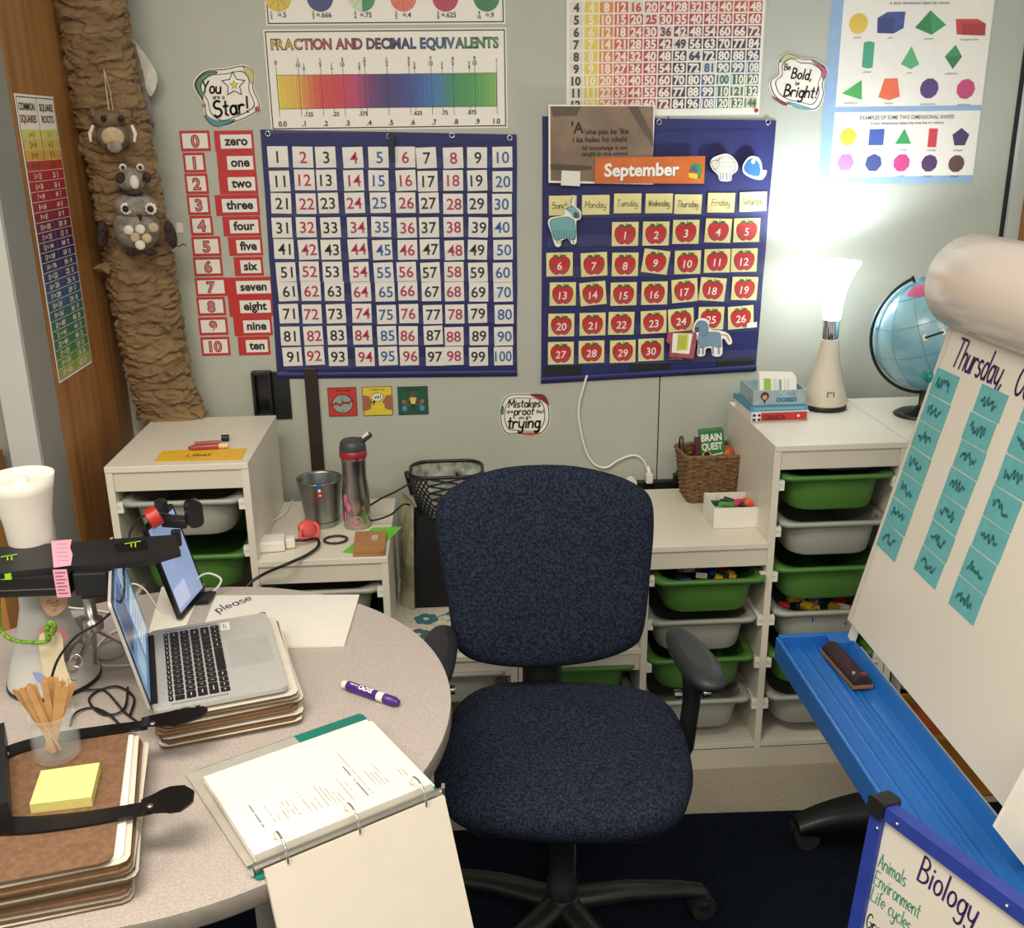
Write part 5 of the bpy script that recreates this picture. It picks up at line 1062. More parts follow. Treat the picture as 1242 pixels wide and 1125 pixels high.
for ri, (ch, ws, hh_) in enumerate(rowsK):
    rhk = .0185 if hh_ == 1 else .0105; s_ = sum(ws); y = y0k; lt = ch.upper(); off_ = 0 if ri == 1 else 1
    for ki, w_ in enumerate(ws):
        kw = Wk*w_/s_; b = MB(); hx, hy = rhk/2-.0015, kw/2-.0015; cx, cy = xk+rhk/2, y+kw/2
        b.prism(rrect(hx, hy, .0015, 1, cx, cy), .0070, .0088, kb)
        j = ki-off_
        if 0 <= j < len(lt): b.text(lt[j], 0, 0, .0048, 0, KL, bold=.02) if 0 else b.add([(cx-q[1]*.0067+.0024, cy+(q[0]-tgeo(lt[j], 0, 0)[2]/2)*.0067, .0090) for q in tgeo(lt[j], 0, 0)[0]], tgeo(lt[j], 0, 0)[1], KL)
        elif w_ < 5: b.rect(cx-.0008, cy-hy*.4, cx+.0008, cy+hy*.4, .0090, KL)
        b.build('key', t); y += kw
    xk += rhk
sa = math.radians(10.5); sh = .208
Ms = Matrix.Translation((0, DY/2, .006)) @ Matrix.Rotation(-sa, 4, 'Y') @ Matrix.Rotation(PI/2, 4, 'Z') @ Matrix.Rotation(PI/2, 4, 'X')
# screen-local: x along hinge, y up, z towards the keyboard
b = MB(Ms); b.prism(rrect(DY/2, sh/2, .010, 4, 0, sh/2), -.006, -.001, alu); b.build('lid', t)
b = MB(Ms); b.prism(rrect(DY/2-.001, sh/2-.001, .009, 4, 0, sh/2), -.001, .0004, blk_s); b.build('bezel', t)
scr = mat('screen_blue', '#5f86b4', .15, namt=0, emit=.28, spec=.6)
def screen(b, x0, y0, x1_, y1_, z):
    b.rect(x0, y0, x1_, y1_, z, scr)
b = MB(Ms); screen(b, -DY/2+.010, .014, DY/2-.010, sh-.010, .0006)
for (a, c, d, e, cc) in ((-.13, .10, -.02, .19, '#2c3c58'), (.0, .03, .12, .12, '#c7d4e2'), (-.11, .03, -.03, .08, '#8fb2d0'), (.02, .135, .10, .185, '#b8c8da')):
    b.rect(a, c, d, e, .0008, mat('screen_'+cc[1:], cc, .15, namt=0, emit=.25))
for i in range(5): b.rect(.01, .04+i*.015, .10, .043+i*.015, .0010, mat('screen_5c7da0', '#5c7da0', .15, namt=0, emit=.2))
b.build('screen', t)
b = MB(); b.box((.05, -.003, .001), (.013, .012, .008), blk); b.box((.07, -.001, .003), (.008, .003, .003), blk_s); b.build('usb_plug', t)
# ------------------------------------------------------------------ tablet behind with webcam
A0 = pz(220, 755, TZ1); A1 = pz(250, 719, TZ1); B0 = py(171, 647, -.905); B1 = B0+(A1-A0)*1.02
B1.z = B0.z
exx = (A1-A0).normalized(); eyy = (B0-A0); hT = eyy.length; eyy.normalize(); eyy = (eyy-exx*eyy.dot(exx)).normalized(); ezz = exx.cross(eyy)
wT = (A1-A0).length
Mt = Matrix((exx, eyy, ezz)).transposed().to_4x4(); Mt.translation = A0+V((0, 0, .006))
sgn = 1 if ezz.x > 0 else -1
if sgn < 0: pass
t = thing('tablet', 'dark framed tablet standing upright behind the laptop, showing a pale blue screen', 'tablet', A0)
b = MB(Mt); b.prism(rrect(wT/2, hT/2, .008, 3, wT/2, hT/2), -.004*sgn-.004, -.004*sgn+.004, blk_s); b.build('casing', t, world=True, bevel=.001)
scr2 = mat('screen_lilac', '#8a9cc4', .15, namt=0, emit=.30)
b = MB(Mt)
zs = (.0006 if sgn > 0 else -.0086)
zs = .0006 if sgn > 0 else -.0006
b.rect(.008, .012, wT-.008, hT-.012, zs, scr2); b.rect(.03, hT*.62, .036, hT*.80, zs*1.6, ink('#2a3048')); b.rect(.042, hT*.66, .046, hT*.78, zs*1.6, ink('#2a3048')); b.rect(.012, .02, wT*.5, hT*.3, zs*1.3, mat('screen_light', '#a9b6d2', .15, namt=0, emit=.3)); b.build('display', t, world=True)
b = MB(Mt); b.box((wT*.75, -.002, .012*sgn), (.05, .008, .03), blk); b.build('stand_lip', t, world=True)
W0 = py(222, 640, -.84)
t = thing('webcam', 'black clip-on webcam on top of the tablet with a thin black lead', 'webcam', W0)
def BX(b, px_, py_, Y, sx, sy, sz, m, rot=None): p = py(px_, py_, Y); b.box(tuple(p), (sx, sy, sz), m, rot)
b = MB(); BX(b, 213, 632, -.85, .050, .030, .020, blk, Matrix.Rotation(.12, 3, 'Y')); b.build('clip_body', t, world=True, bevel=.003)
b = MB(); p = py(235, 622, -.86); b.prism(rrect(.016, .028, .012, 4), -.012, .012, blk_s, M=Matrix.Translation(p) @ Matrix.Rotation(.5, 4, 'Z') @ Matrix.Rotation(PI/2, 4, 'X')); b.build('camera_head', t, world=True, bevel=.003)
b = MB(); b.prism(rrect(.012, .024, .008, 4), -.006, .006, blk, M=Matrix.Translation(py(196, 618, -.84)) @ Matrix.Rotation(-.4, 4, 'Z') @ Matrix.Rotation(PI/2, 4, 'X')); b.build('rear_fork', t, world=True, bevel=.002)
b = MB(); BX(b, 214, 652, -.87, .018, .012, .035, blk); b.build('hinge', t, world=True, bevel=.002)
P = [py(214, 626, -.87), py(190, 622, -.88), py(170, 628, -.90), py(158, 645, -.95), py(157, 655, -1.0)]
# the lead carries on over the table
P2 = [py(150, 690, -1.22), py(151, 712, -1.25), py(146, 730, -1.27), py(120, 755, -1.27), py(92, 772, -1.27), py(70, 800, -1.28), py(60, 832, -1.29)]
b = MB(); b.tube([tuple(x) for x in spline([tuple(p) for p in P+[py(153, 672, -1.08)]+P2], 6)], .0022, blk, 6); b.build('lead', t, world=True)
RD = py(186, 627, -.88); t = thing('tape_roll', 'red roll of tape hooked beside the webcam', 'tape', RD)
b = MB(Matrix.Translation(RD) @ Matrix.Rotation(.5, 4, 'Z') @ Matrix.Rotation(1.2, 4, 'Y')); b.lathe([(.010, -.012), (.021, -.012), (.021, .012), (.010, .012), (.010, -.012)], red_m, 28, c0=False, c1=False, smooth=False); b.build('roll', t, world=True)
# ------------------------------------------------------------------ papers, marker, cables
P = [pz(*p, TZ1+.003) for p in ((255, 724), (436, 723), (418, 784), (300, 784))]; c = pz(436, 723, TZ1); d = pz(418, 784, TZ1); e = pz(262, 724, TZ1)
q = [c, d, V((e.x+.01, d.y+.005, 0)), e]; L = sum((V((p.x, p.y, 0)) for p in q), V())/4
b = MB(); b.prism([(p.x-L.x, p.y-L.y) for p in q], 0, .0045, white_p); pw = ink('#4a3478')
for s_, x, y in (('please', 275, 742), ('hose', 305, 756)):
    p = pz(x, y, TZ1); b.hand(s_, p.x-L.x-.015, p.y-L.y-.01, .030, .0049, pw, w=.10, ang=.75)
tag(b.build('whiteboard_tile', org=(L.x, L.y, TZ1), rot=(0, 0, 0)), 'thin white dry erase board with purple handwriting behind the laptop', 'whiteboard')
q = [pz(*p, TZ1) for p in ((196, 712), (248, 708), (222, 768), (178, 775))]; L = sum((V((p.x, p.y, 0)) for p in q), V())/4
tag(MB().prism([(p.x-L.x, p.y-L.y) for p in q], 0, .0012, paper).build('paper_sheet', org=(L.x, L.y, TZ1), rot=(0, 0, 0)), 'white paper sheet on the table beneath the tablet foot', 'paper')
q = [pz(*p, TZ1) for p in ((40, 800), (95, 748), (150, 742), (185, 775), (165, 800), (100, 838))]; L = sum((V((p.x, p.y, 0)) for p in q), V())/6
m1 = pz(416, 829, TZ1+.009); m2 = pz(486, 853, TZ1+.009); d = (m2-m1); ml = .128; d.z = 0; d.normalize(); a = math.atan2(d.y, d.x)
t = thing('dry_erase_marker', 'purple and white EXPO marker lying on the table', 'marker', V((m1.x, m1.y, TZ1+.0088)), (0, 0, a)); pur = mat('purple_plastic', '#46287c', .3)
MB().tube([(0, 0, 0), (.003, 0, 0), (.013, 0, 0)], [.0065, .0078, .0078], white_p, 16).build('end_plug', t)
MB().tube([(.012, 0, 0), (.092, 0, 0)], .0088, pur, 18).build('barrel', t)
MB().tube([(.082, 0, 0), (.096, 0, 0)], .0090, white_p, 18).build('white_band', t)
MB().tube([(.096, 0, 0), (.120, 0, 0), (.121, 0, 0), (.127, 0, 0)], [.0088, .0084, .006, .0058], pur, 18).build('cap', t)
b = MB()
def wrapx(b, s_, x, h, ang0, m):
    vs, fs, wd = tgeo(s_, .05, 0); k = h/.715; out = []
    for q in vs:
        X_ = x-(q[0]-wd/2)*k; th = ang0+(q[1]*k-h/2)/.0092; out.append((X_, -math.sin(th)*.0092*-1, math.cos(th)*.0092))
    b.add([(o_[0], o_[1]*-1, o_[2]) for o_ in out], fs, m)
wrapx(b, 'EXPO', .056, .009, .35, paper); wrapx(b, 'dry erase', .029, .0032, .35, paper); b.build('lettering', t)
cab = [([(155, 833), (150, 860), (125, 866), (108, 850), (118, 838), (142, 832), (162, 845), (158, 866)], .0022, blk, 'black cable looped on the table left of the laptop'),
       ([(85, 880), (92, 864), (112, 858), (132, 866), (150, 884)], .0022, blk, 'black cable arc beside the jar of sticks'),
       ([(84, 836), (110, 836), (128, 838), (150, 862), (165, 874)], .0020, blk, 'black cable running from the lamp foot toward the laptop'),
       ([(78, 745), (96, 756), (102, 775), (90, 792), (70, 800)], .0024, white_p, 'white cable curling beside the small tripod'),
       ([(150, 760), (128, 772), (112, 795), (118, 806), (158, 806), (176, 798)], .0024, white_p, 'white cable running from tripod to laptop'),
       ([(98, 770), (118, 780), (140, 775), (150, 790), (128, 800), (100, 790)], .0020, mat('grey_cable', '#a9a59c', .5), 'grey cable tangle under the tripod'),
       ([(60, 722), (80, 735), (100, 738), (130, 742), (150, 750), (170, 760)], .0022, white_p, 'white cable along the rear of the table'),
       ([(150, 722), (160, 708), (175, 714), (190, 735), (200, 745)], .0020, white_p, 'white cable between laptop screen and tablet')]
for pts, r, m_, lb in cab:
    PP = [pz(x, y, TZ1+r+.0008+.0025*(i % 2)) for i, (x, y) in enumerate(pts)]
    tag(MB().tube([tuple(x) for x in spline([tuple(p) for p in PP], 6)], r, m_, 6).build('cable', org=PP[0]), lb, 'cable')
PP = [pz(240, 726, TZ1+.003), py(238, 704, -.77), py(252, 695, -.765), py(268, 702, -.765), py(262, 714, -.77), pz(250, 722, TZ1+.003)]
tag(MB().tube([tuple(x) for x in spline([tuple(p) for p in PP], 6)], .0024, white_p, 6).build('cable', org=PP[0]), 'white cable loop in front of the left green bin', 'cable')
# ------------------------------------------------------------------ unlit lamp on the table
L = V((.098, -1.108, TZ1))
t = thing('table_lamp', 'unlit white flared lamp at the left edge of the round table', 'lamp', L)
gb = mat('pale_grey_plastic', '#c9c8c0', .35, nscale=4, namt=.03)
MB().lathe([(.076, .0), (.080, .004), (.080, .012), (.070, .045), (.052, .10), (.038, .155), (.034, .20)], gb, 48).build('lamp_body', t)
MB().lathe([(.078, -.0), (.082, .002), (.082, .008), (.078, .009)], blk, 40).build('foot', t)
MB().lathe([(.032, .199), (.033, .21), (.035, .26), (.040, .32), (.050, .375), (.056, .402), (.0545, .402), (.0520, .392), (.030, .390), (.010, .390)], mat('milky_shade', '#e4dfd2', .4, namt=.01), 48, c1=True).build('shade', t)
MB().lathe([(.012, .390), (.012, .396), (.008, .399)], white_p, 20).build('top_knob', t)
b = MB(); N = 20
for r_, z_ in ((.012, 0), (.008, -.018)):
    c_ = V((.050, -.044, .052+z_*1.2)); nrm = V((.75, -.55, .35)).normalized(); u_ = nrm.cross(V((0, 0, 1))).normalized(); v_ = u_.cross(nrm)
    b.tube([tuple(c_+nrm*.006+(u_*math.cos(2*PI*i/N)+v_*math.sin(2*PI*i/N))*r_) for i in range(N+1)], .0012, steel, 5, False)
b.build('touch_dial', t)
# grey wedge speaker-like block by the lamp
q = [pz(*p, TZ1) for p in ((58, 846), (114, 820), (108, 800), (60, 822))]
t = thing('grey_block', 'grey wedge shaped gadget with a round dial at the right of the unlit lamp foot', 'gadget', pz(90, 828, TZ1))
b = MB(); c = [pz(*p, TZ1) for p in ((62, 856), (114, 822), (100, 792), (60, 800))]; top = [py(70, 750, c[0].y+.03), py(84, 760, c[1].y), py(80, 752, c[2].y), py(66, 748, c[3].y)]
b.add([tuple(p) for p in c]+[(p.x*.5+top[0].x*.5, p.y, TZ1+.085+.0*i) for i, p in enumerate(c)], [(3, 2, 1, 0), (4, 5, 6, 7), (0, 1, 5, 4), (1, 2, 6, 5), (2, 3, 7, 6), (3, 0, 4, 7)], mat('mid_grey_plastic', '#85847f', .4)); b.build('casing', t, world=True, bevel=.003)
b = MB(); cc = py(94, 800, -1.235); N = 20; b.tube([tuple(cc+V((.010*math.cos(2*PI*i/N), -.003, .012*math.sin(2*PI*i/N)))) for i in range(N+1)], .0014, chrome, 5, False); b.build('dial', t, world=True)
# paper cutouts taped on the lamp
def paper_cut(px4, Y, m_, name, label, cat='paper cutout', marks=None):
    c = (sum(p[0] for p in px4)/len(px4), sum(p[1] for p in px4)/len(px4)); L = py(*c, Y); f = lambda x, y: (py(x, y, Y).x-L.x, py(x, y, Y).z-L.z)
    b = MB(); b.prism(spline([f(*p) for p in px4], 3, True), 0, .0012, m_)
    if marks: marks(b, f)
    tag(b.build(name, org=L, rot=WR), label, cat)
skin = ink('#d8b08c'); crm = ink('#ded0ae')
paper_cut([(50, 722), (80, 722), (80, 735), (72, 744), (62, 747), (53, 738)], -1.175, skin, 'paper_cutout', 'round beige spotted paper shape on the unlit lamp below the black bar', marks=lambda b, f: [b.disc(*f(random.uniform(55, 77), random.uniform(726, 741)), .0012, .0016, ink('#7a3c28'), 6) for _ in range(14)])
paper_cut([(46, 762), (68, 758), (84, 772), (70, 782), (52, 778)], -1.205, ink('#c98a92'), 'paper_cutout', 'dusty pink paper shape behind the green pipe cleaner')
paper_cut([(48, 770), (74, 768), (78, 800), (88, 830), (86, 838), (60, 838), (52, 810)], -1.225, crm, 'paper_cutout', 'cream paper figure with fingers below the green pipe cleaner', marks=lambda b, f: [b.line([f(62+i*7, 822), f(63+i*7, 836)], .0012, .0016, ink('#9c8c68')) for i in range(4)])
paper_cut([(40, 814), (56, 820), (60, 832), (46, 826)], -1.225, ink('#8f9fd0'), 'paper_cutout', 'blue and pink paper feather at the unlit lamp foot')
# ------------------------------------------------------------------ black bar on a small tripod
YB2 = -1.245
z1 = py(14, 693, YB2).z
t = thing('camera_bar', 'long flat black plastic bar across the unlit lamp, held up by a small tripod', 'device', py(115, 700, YB2))
pts = [pz(*p, z1) for p in ((-40, 702), (14, 693), (85, 686), (126, 684), (182, 679), (219, 668), (212, 648), (13, 662), (-40, 667))]
b = MB(); b.prism([(p.x, p.y) for p in pts], z1-.010, z1, blk); b.build('top_plate', t, world=True, bevel=.002)
slt = [pz(*p, z1) for p in ((138, 660), (178, 655), (180, 666), (142, 670))]
b = MB(); b.prism([(p.x, p.y) for p in slt], z1, z1+.0008, blk_s); b.build('slot', t, world=True)
lime = ink('#9ad02a')
b = MB()
for x0_, y0_ in ((152, 658), (2, 674)):
    b.line([tuple(pz(x0_, y0_+2, z1)[:2]), tuple(pz(x0_+18, y0_-1, z1)[:2])], .004, z1+.0014, lime)
    for d_ in (7, 12): b.line([tuple(pz(x0_+d_, y0_, z1)[:2]), tuple(pz(x0_+d_+.5, y0_+6, z1)[:2])], .002, z1+.0014, lime)
b.build('green_mark', t, world=True)
xa = py(-40, 700, YB2).x; xb = py(83, 700, YB2).x; zl = py(60, 724, YB2).z
b = MB(); b.bb((xa, YB2+.001, zl), (xb, YB2+.05, z1-.010), blk_s); b.build('lower_case', t, world=True, bevel=.004)
b = MB(); b.bb((xa, YB2-.0005, zl+.014), (xb-.02, YB2+.004, zl+.0155), ink('#5a5a5a')); b.build('vent_line', t, world=True)
xc = py(86, 700, YB2).x; xd = py(128, 700, YB2).x
b = MB(); b.bb((xc, YB2+.004, zl-.002), (xd, YB2+.05, z1-.010), blk); b.bb((xc+.006, YB2+.010, zl-.012), (xd+.008, YB2+.045, zl), blk); b.build('clamp', t, world=True, bevel=.003)
b = MB(); xg = py(-40, 690, YB2).x; b.bb((xg, YB2-.004, py(0, 702, YB2).z), (py(13, 690, YB2).x, YB2+.02, py(0, 695, YB2).z), lime); b.build('green_strip', t, world=True)
b = MB(); pnk = mat('pink_paper', '#e6a3b8', .6, namt=.02)
q = [(62, 656), (87, 654), (85, 664), (88, 672), (86, 685), (65, 688)]; pp = [pz(*p, z1+.0015) for p in q]; b.prism([(p.x, p.y) for p in pp], z1+.0008, z1+.0018, pnk)
xe, xf = py(66, 700, YB2).x, py(83, 700, YB2).x; b.bb((xe, YB2-.0024, zl), (xf, YB2-.0008, z1+.001), pnk)
for i in range(7): zz = z1-.004-i*.0062; b.bb((xe+.003, YB2-.003, zz-.0006), (xf-.003-.004*(i % 2), YB2-.0023, zz+.0006), ink('#7a3c50'))
for i in range(5): p = pz(68+i*.5, 660+i*5, z1+.002); b.bb((p.x, p.y, z1+.0018), (p.x+.018, p.y+.001, z1+.0022), ink('#9c5a70'))
o = b.build('pink_label', org=(xe, YB2, z1)); tag(o, 'pink paper strip with writing wrapped over the black bar', 'label')
hub = py(114, 762, -1.19)
t = thing('mini_tripod', 'small silver tripod carrying the black bar', 'tripod', V((hub.x, hub.y, TZ1)))
b = MB(); b.tube([tuple(hub), tuple(hub+V((0, 0, .02))), tuple(hub+V((0, 0, .022))), (hub.x-.003, hub.y+.0, zl-.010)], [.017, .017, .010, .010], steel, 16); b.build('column', t, world=True)
for p in ((84, 826), (152, 782), (116, 812)):
    f = pz(*p, TZ1+.003); b = MB(); b.tube([tuple(hub), tuple(f)], [.0045, .003], steel, 8); b.build('leg', t, world=True)
    MB().ell(tuple(f), (.005, .005, .003), blk, 8).build('foot', t, world=True)
PP = [py(-2, 715, -1.21), py(-1, 750, -1.21), py(4, 768, -1.22), py(20, 777, -1.23), py(45, 779, -1.24), py(58, 776, -1.24), py(57, 764, -1.24), py(61, 755, -1.24), py(66, 760, -1.24), py(62, 768, -1.24)]
tag(MB().tube([tuple(x) for x in spline([tuple(p) for p in PP], 6)], [.0034]*30+[.005]*(6*9+1-30), mat('green_chenille', '#6f9c2c', .9, nscale=200, namt=.3, bump=1), 8).build('pipe_cleaner', org=PP[4]), 'green fuzzy pipe cleaner hook hanging at the left edge under the black bar', 'pipe cleaner')
# ------------------------------------------------------------------ black two-pronged base, jar, notes
zp = SZ+.0003
t = thing('prong_base', 'flat black base with two long paddle-ended prongs over the front clipboards', 'stand', (.17, -1.56, zp))
def ribbon(pts, ws, z0, z1_, m_, name):
    P = spline([tuple(pz(x, y, zp)[:2]) for x, y in pts], 6); W = []
    for i in range(len(P)): f = i/(len(P)-1)*(len(ws)-1); j = min(int(f), len(ws)-2); W.append(ws[j]+(ws[j+1]-ws[j])*(f-j))
    Lf, Rt = [], []
    for i, p in enumerate(P):
        a_, b_ = V(P[max(0, i-1)]), V(P[min(len(P)-1, i+1)]); d = (b_-a_).normalized(); n_ = V((-d.y, d.x)); Lf.append(tuple(V(p)+n_*W[i]/2)); Rt.append(tuple(V(p)-n_*W[i]/2))
    b = MB(); b.prism(Lf+Rt[::-1], z0, z1_, m_); return b.build(name, t, world=True, bevel=.0008)
ribbon([(-60, 950), (-20, 935), (8, 914), (60, 898), (120, 888), (180, 880)], [.05, .04, .030, .028, .026, .024], zp, zp+.004, blk_s, 'upper_prong')
ribbon([(172, 880), (190, 877), (215, 874), (238, 868), (250, 862)], [.024, .032, .046, .036, .010], zp+.0042, zp+.0075, blk_s, 'upper_paddle')
ribbon([(-60, 985), (-20, 1000), (10, 1003), (60, 1000), (120, 992), (185, 980)], [.05, .045, .036, .034, .030, .027], zp, zp+.004, blk_s, 'lower_prong')
ribbon([(172, 982), (190, 978), (206, 974), (222, 972), (236, 970)], [.027, .044, .060, .058, .020], zp+.0042, zp+.0075, blk_s, 'lower_paddle')
ribbon([(-12, 905), (-9, 950), (-9, 1005)], [.05, .045, .05], zp+.0, zp+.035, blk, 'upright')
for x, y in ((185, 877), (182, 977), (8, 914)):
    p = pz(x, y, zp+.008); MB().lathe([(.0045, 0), (.004, .0015), (.002, .002)], steel, 12, tuple(p)).build('rivet', t, world=True)
c = pz(57, 922, SZ); JL = V((c.x, c.y+.030, SZ+.0004)); JR = .034
JL = V((.243, -1.470, SZ+.0045))
t = thing('glass_jar', 'small clear glass jar full of wooden craft sticks', 'jar', JL)
b = MB(); b.lathe([(.030, 0), (.034, .004), (.035, .05), (.030, .062), (.031, .066), (.033, .068), (.033, .074), (.030, .074), (.028, .064), (.032, .05), (.031, .008), (.002, .006)], glassm, 36); b.build('jar_glass', t)
stk = mat('pale_birch', '#c89c66', .6, nscale=8, col2='#b08450', stretch=(3, 3, .5))
nm = ['leftmost', 'second from left', 'third from left', 'fourth from left', 'fifth from left', 'sixth from left', 'seventh from left', 'eighth from left', 'eighth from right', 'seventh from right', 'sixth from right', 'fifth from right', 'fourth from right', 'third from right', 'second from right', 'rightmost']
SME = None
for k in range(16):
    f = k/15; x0_ = (.5-f)*.026*(1 if k % 2 else .3)+0; y0_ = random.uniform(-.010, .012); tx = -.042+f*.070+random.uniform(-.003, .003); ty = random.uniform(-.010, .020); ht = .098+.022*random.random()-.018*abs(f-.5)
    bt = V((x0_-.004, y0_, .008)); tp = V((tx, ty, ht)); d = (tp-bt).normalized()
    o = bpy.data.objects.new('craft_stick', SME) if SME else None
    if not SME:
        b = MB(); P = rrect(.0047, .0575, .0046, 4, 0, .0575); b.prism(P, -.0009, .0009, stk); o = b.build('craft_stick'); SME = o.data
    else: COL.objects.link(o)
    zax = d.cross(V((1, 0, 0))).normalized(); zax = (Matrix.Rotation(random.uniform(-.7, .7), 3, d) @ zax); xax = d.cross(zax)
    M_ = Matrix((xax, d, zax)).transposed().to_4x4(); M_.translation = JL+bt; o.matrix_world = M_
    tag(o, 'wooden craft stick in the glass jar, %s of the fan' % nm[k], 'craft stick', 'craft sticks in the jar')
q = [pz(*p, SZ+.013) for p in ((50, 936), (121, 926), (111, 968), (36, 977))]; L = sum((V((p.x, p.y, 0)) for p in q), V())/4
b = MB(); b.prism([(p.x-L.x, p.y-L.y) for p in q], .0, .0150, mat('yellow_notes', '#e8e08c', .6, namt=.02), ms=mat('yellow_note_edges', '#dcd27c', .7, nscale=300, namt=.08, stretch=(.2, .2, 8)))
tag(b.build('note_pad', org=(L.x, L.y, SZ+.0004), rot=(0, 0, 0)), 'thick pad of pale yellow sticky notes on the brown clipboard', 'note pad')
# ------------------------------------------------------------------ binder
bz0 = TZ1
q = [pz(*p, bz0) for p in ((244, 925), (453, 857), (548, 965), (309, 1076))]
sp = (pz(545, 965, bz0)-pz(309, 1076, bz0)).normalized(); nr = V((sp.y, -sp.x, 0))
sp = V((.8615, .5077, 0)); nr = V((sp.y, -sp.x, 0))
t = thing('binder', 'open teal ring binder of white pages, one sheet hanging over the table edge', 'binder', (q[0].x*.5+q[2].x*.5, q[0].y*.5+q[2].y*.5, bz0))
def P2(u, v): return BL+sp*u-nr*v      # u along the spine, v away from the spine over the table
BL = V((.561, -1.668, 0))+nr*.004+sp*.010
b = MB(); q2 = rrect(.150, .148, .008, 3, .140, .136); b.prism([tuple(P2(u, v)[:2]) for u, v in q2], bz0, bz0+.003, teal_v); b.build('back_cover', t, world=True)
b = MB(); q2 = [(-.012, .02), (-.016, .281), (.165, .281), (.175, .05)]; b.prism([tuple(P2(u, v)[:2]) for u, v in q2], bz0+.0034, bz0+.0042, mat('frosted_pocket', '#b3ada2', .25, namt=.03)); b.build('clear_pocket', t, world=True)
b = MB()
for i in range(7):
    z = bz0+.0045+i*.0029; j = random.uniform(-.0025, .0025); sh_ = .004*(6-i)*.35
    b.prism([tuple(P2(u+j, v)[:2]) for u, v in ((.0, .012+sh_*.3), (.2794, .012+sh_*.3), (.2794+j, .012+.2159), (.0, .012+.2159+sh_))], z, z+.0026, paper)
b.build('page_block', t, world=True)
zt = bz0+.0045+7*.0029
b = MB(); gi = ink('#8f8a84')
def tline(u, v, ln, w_=.0012): b.line([tuple(P2(u, v)[:2]), tuple(P2(u, v+ln)[:2])], w_, zt+.0004, gi)
random.seed(3)
for k, (u, v, ln, w_) in enumerate([(.030, .06, .06, .0022), (.048, .06, .05, .001), (.056, .055, .03, .001)]+[(.066+.006*i, .055+.003*(i % 3), .045+random.uniform(-.01, .01), .001) for i in range(4)]+[(.10, .05, .06, .001), (.108, .05, .03, .001), (.116, .05, .035, .001)]+[(.126+.006*i, .05, .06-.008*i, .001) for i in range(5)]+[(.162, .045, .07, .001), (.17, .05, .04, .001), (.184, .04, .09, .0024), (.192, .04, .13, .001)]+[(.206+.006*i, .05, .05+random.uniform(-.01, .01), .001) for i in range(4)]+[(.25, .05, .025, .001), (.256, .05, .02, .001)]):
    n_ = int(ln/.004)
    for i in range(n_):
        if random.random() < .85: b.line([tuple(P2(u, v+i*.004)[:2]), tuple(P2(u, v+i*.004+.003)[:2])], w_, zt+.0004, gi)
b.build('page_print', t, world=True)
hd = (nr*.36-V((0, 0, .93))).normalized()
b = MB(); s0 = BL+nr*.014+V((0, 0, bz0+.018)); s1 = s0+sp*.2794
for i in range(3):
    o_ = hd.cross(sp).normalized()*(.0028*i); 
    if o_.z < 0: o_ = -o_
    a_, b_, c_, d_ = s0+o_, s1+o_, s1+o_+hd*.24, s0+o_+hd*.24; e_ = (hd.cross(sp)).normalized()*.0016
    b.add([tuple(p) for p in (a_, b_, c_, d_)]+[tuple(p+e_) for p in (a_, b_, c_, d_)], [(0, 1, 2, 3), (7, 6, 5, 4), (0, 4, 5, 1), (1, 5, 6, 2), (2, 6, 7, 3), (3, 7, 4, 0)], mat('sheet_paper', '#ddd3c2', .6, namt=.01))
b.build('hanging_sheet', t, world=True)
b = MB(); b.tube([tuple(P2(-.008, .004)+V((0, 0, bz0+.008))), tuple(P2(.288, .004)+V((0, 0, bz0+.008)))], .0075, steel, 10); b.build('ring_bar', t, world=True)
for u in (.032, .1397, .247):
    c_ = P2(u, .002)+V((0, 0, bz0+.024)); b = MB(); N = 26
    b.tube([tuple(c_-nr*(.025*math.cos(2*PI*i/N))+V((0, 0, .025*math.sin(2*PI*i/N)))) for i in range(N+1)], .0018, chrome, 7, False); b.build('ring', t, world=True)
b = MB(); c_ = P2(.290, .002)+V((0, 0, bz0+.014)); b.box(tuple(c_), (.006, .012, .014), chrome); c_ = P2(-.010, .002)+V((0, 0, bz0+.010)); b.box(tuple(c_), (.006, .010, .012), chrome); b.build('lever', t, world=True, bevel=.001)
# ------------------------------------------------------------------ office chair
CX, CY = 1.055, -1.04
t = thing('office_chair', 'navy speckled swivel office chair with black arms in front of the shelves', 'chair', (CX, CY, .009))
Lc = V((CX, CY, 0))
def cushion(name, outline, zf, th, par, M, m_=fab_m, bulge=.03, tb=.02, steps=(0, .3, .55, .75, .88, .96, 1.0)):
    """outline in local xy; domed on +z, flatter on -z"""
    n = len(outline); cx = sum(p[0] for p in outline)/n; cy = sum(p[1] for p in outline)/n
    b = MB(M); rg = []
    for k in reversed(steps[1:]): rg.append([(cx+(x-cx)*k*.985, cy+(y-cy)*k*.985, -th/2-tb*(1-k**4)+(th*.28)*(k > .99)) for x, y in outline])
    rg = rg[::-1]
    up = []
    for k in reversed(steps[1:]): up.append([(cx+(x-cx)*k, cy+(y-cy)*k, th/2+bulge*(1-k**3.2)-(th*.30)*(k > .99)-(th*.06)*(k > .95)) for x, y in outline])
    rings = rg+up
    b.loft(rings, m_, True, True); return b.build(name, par, world=True)
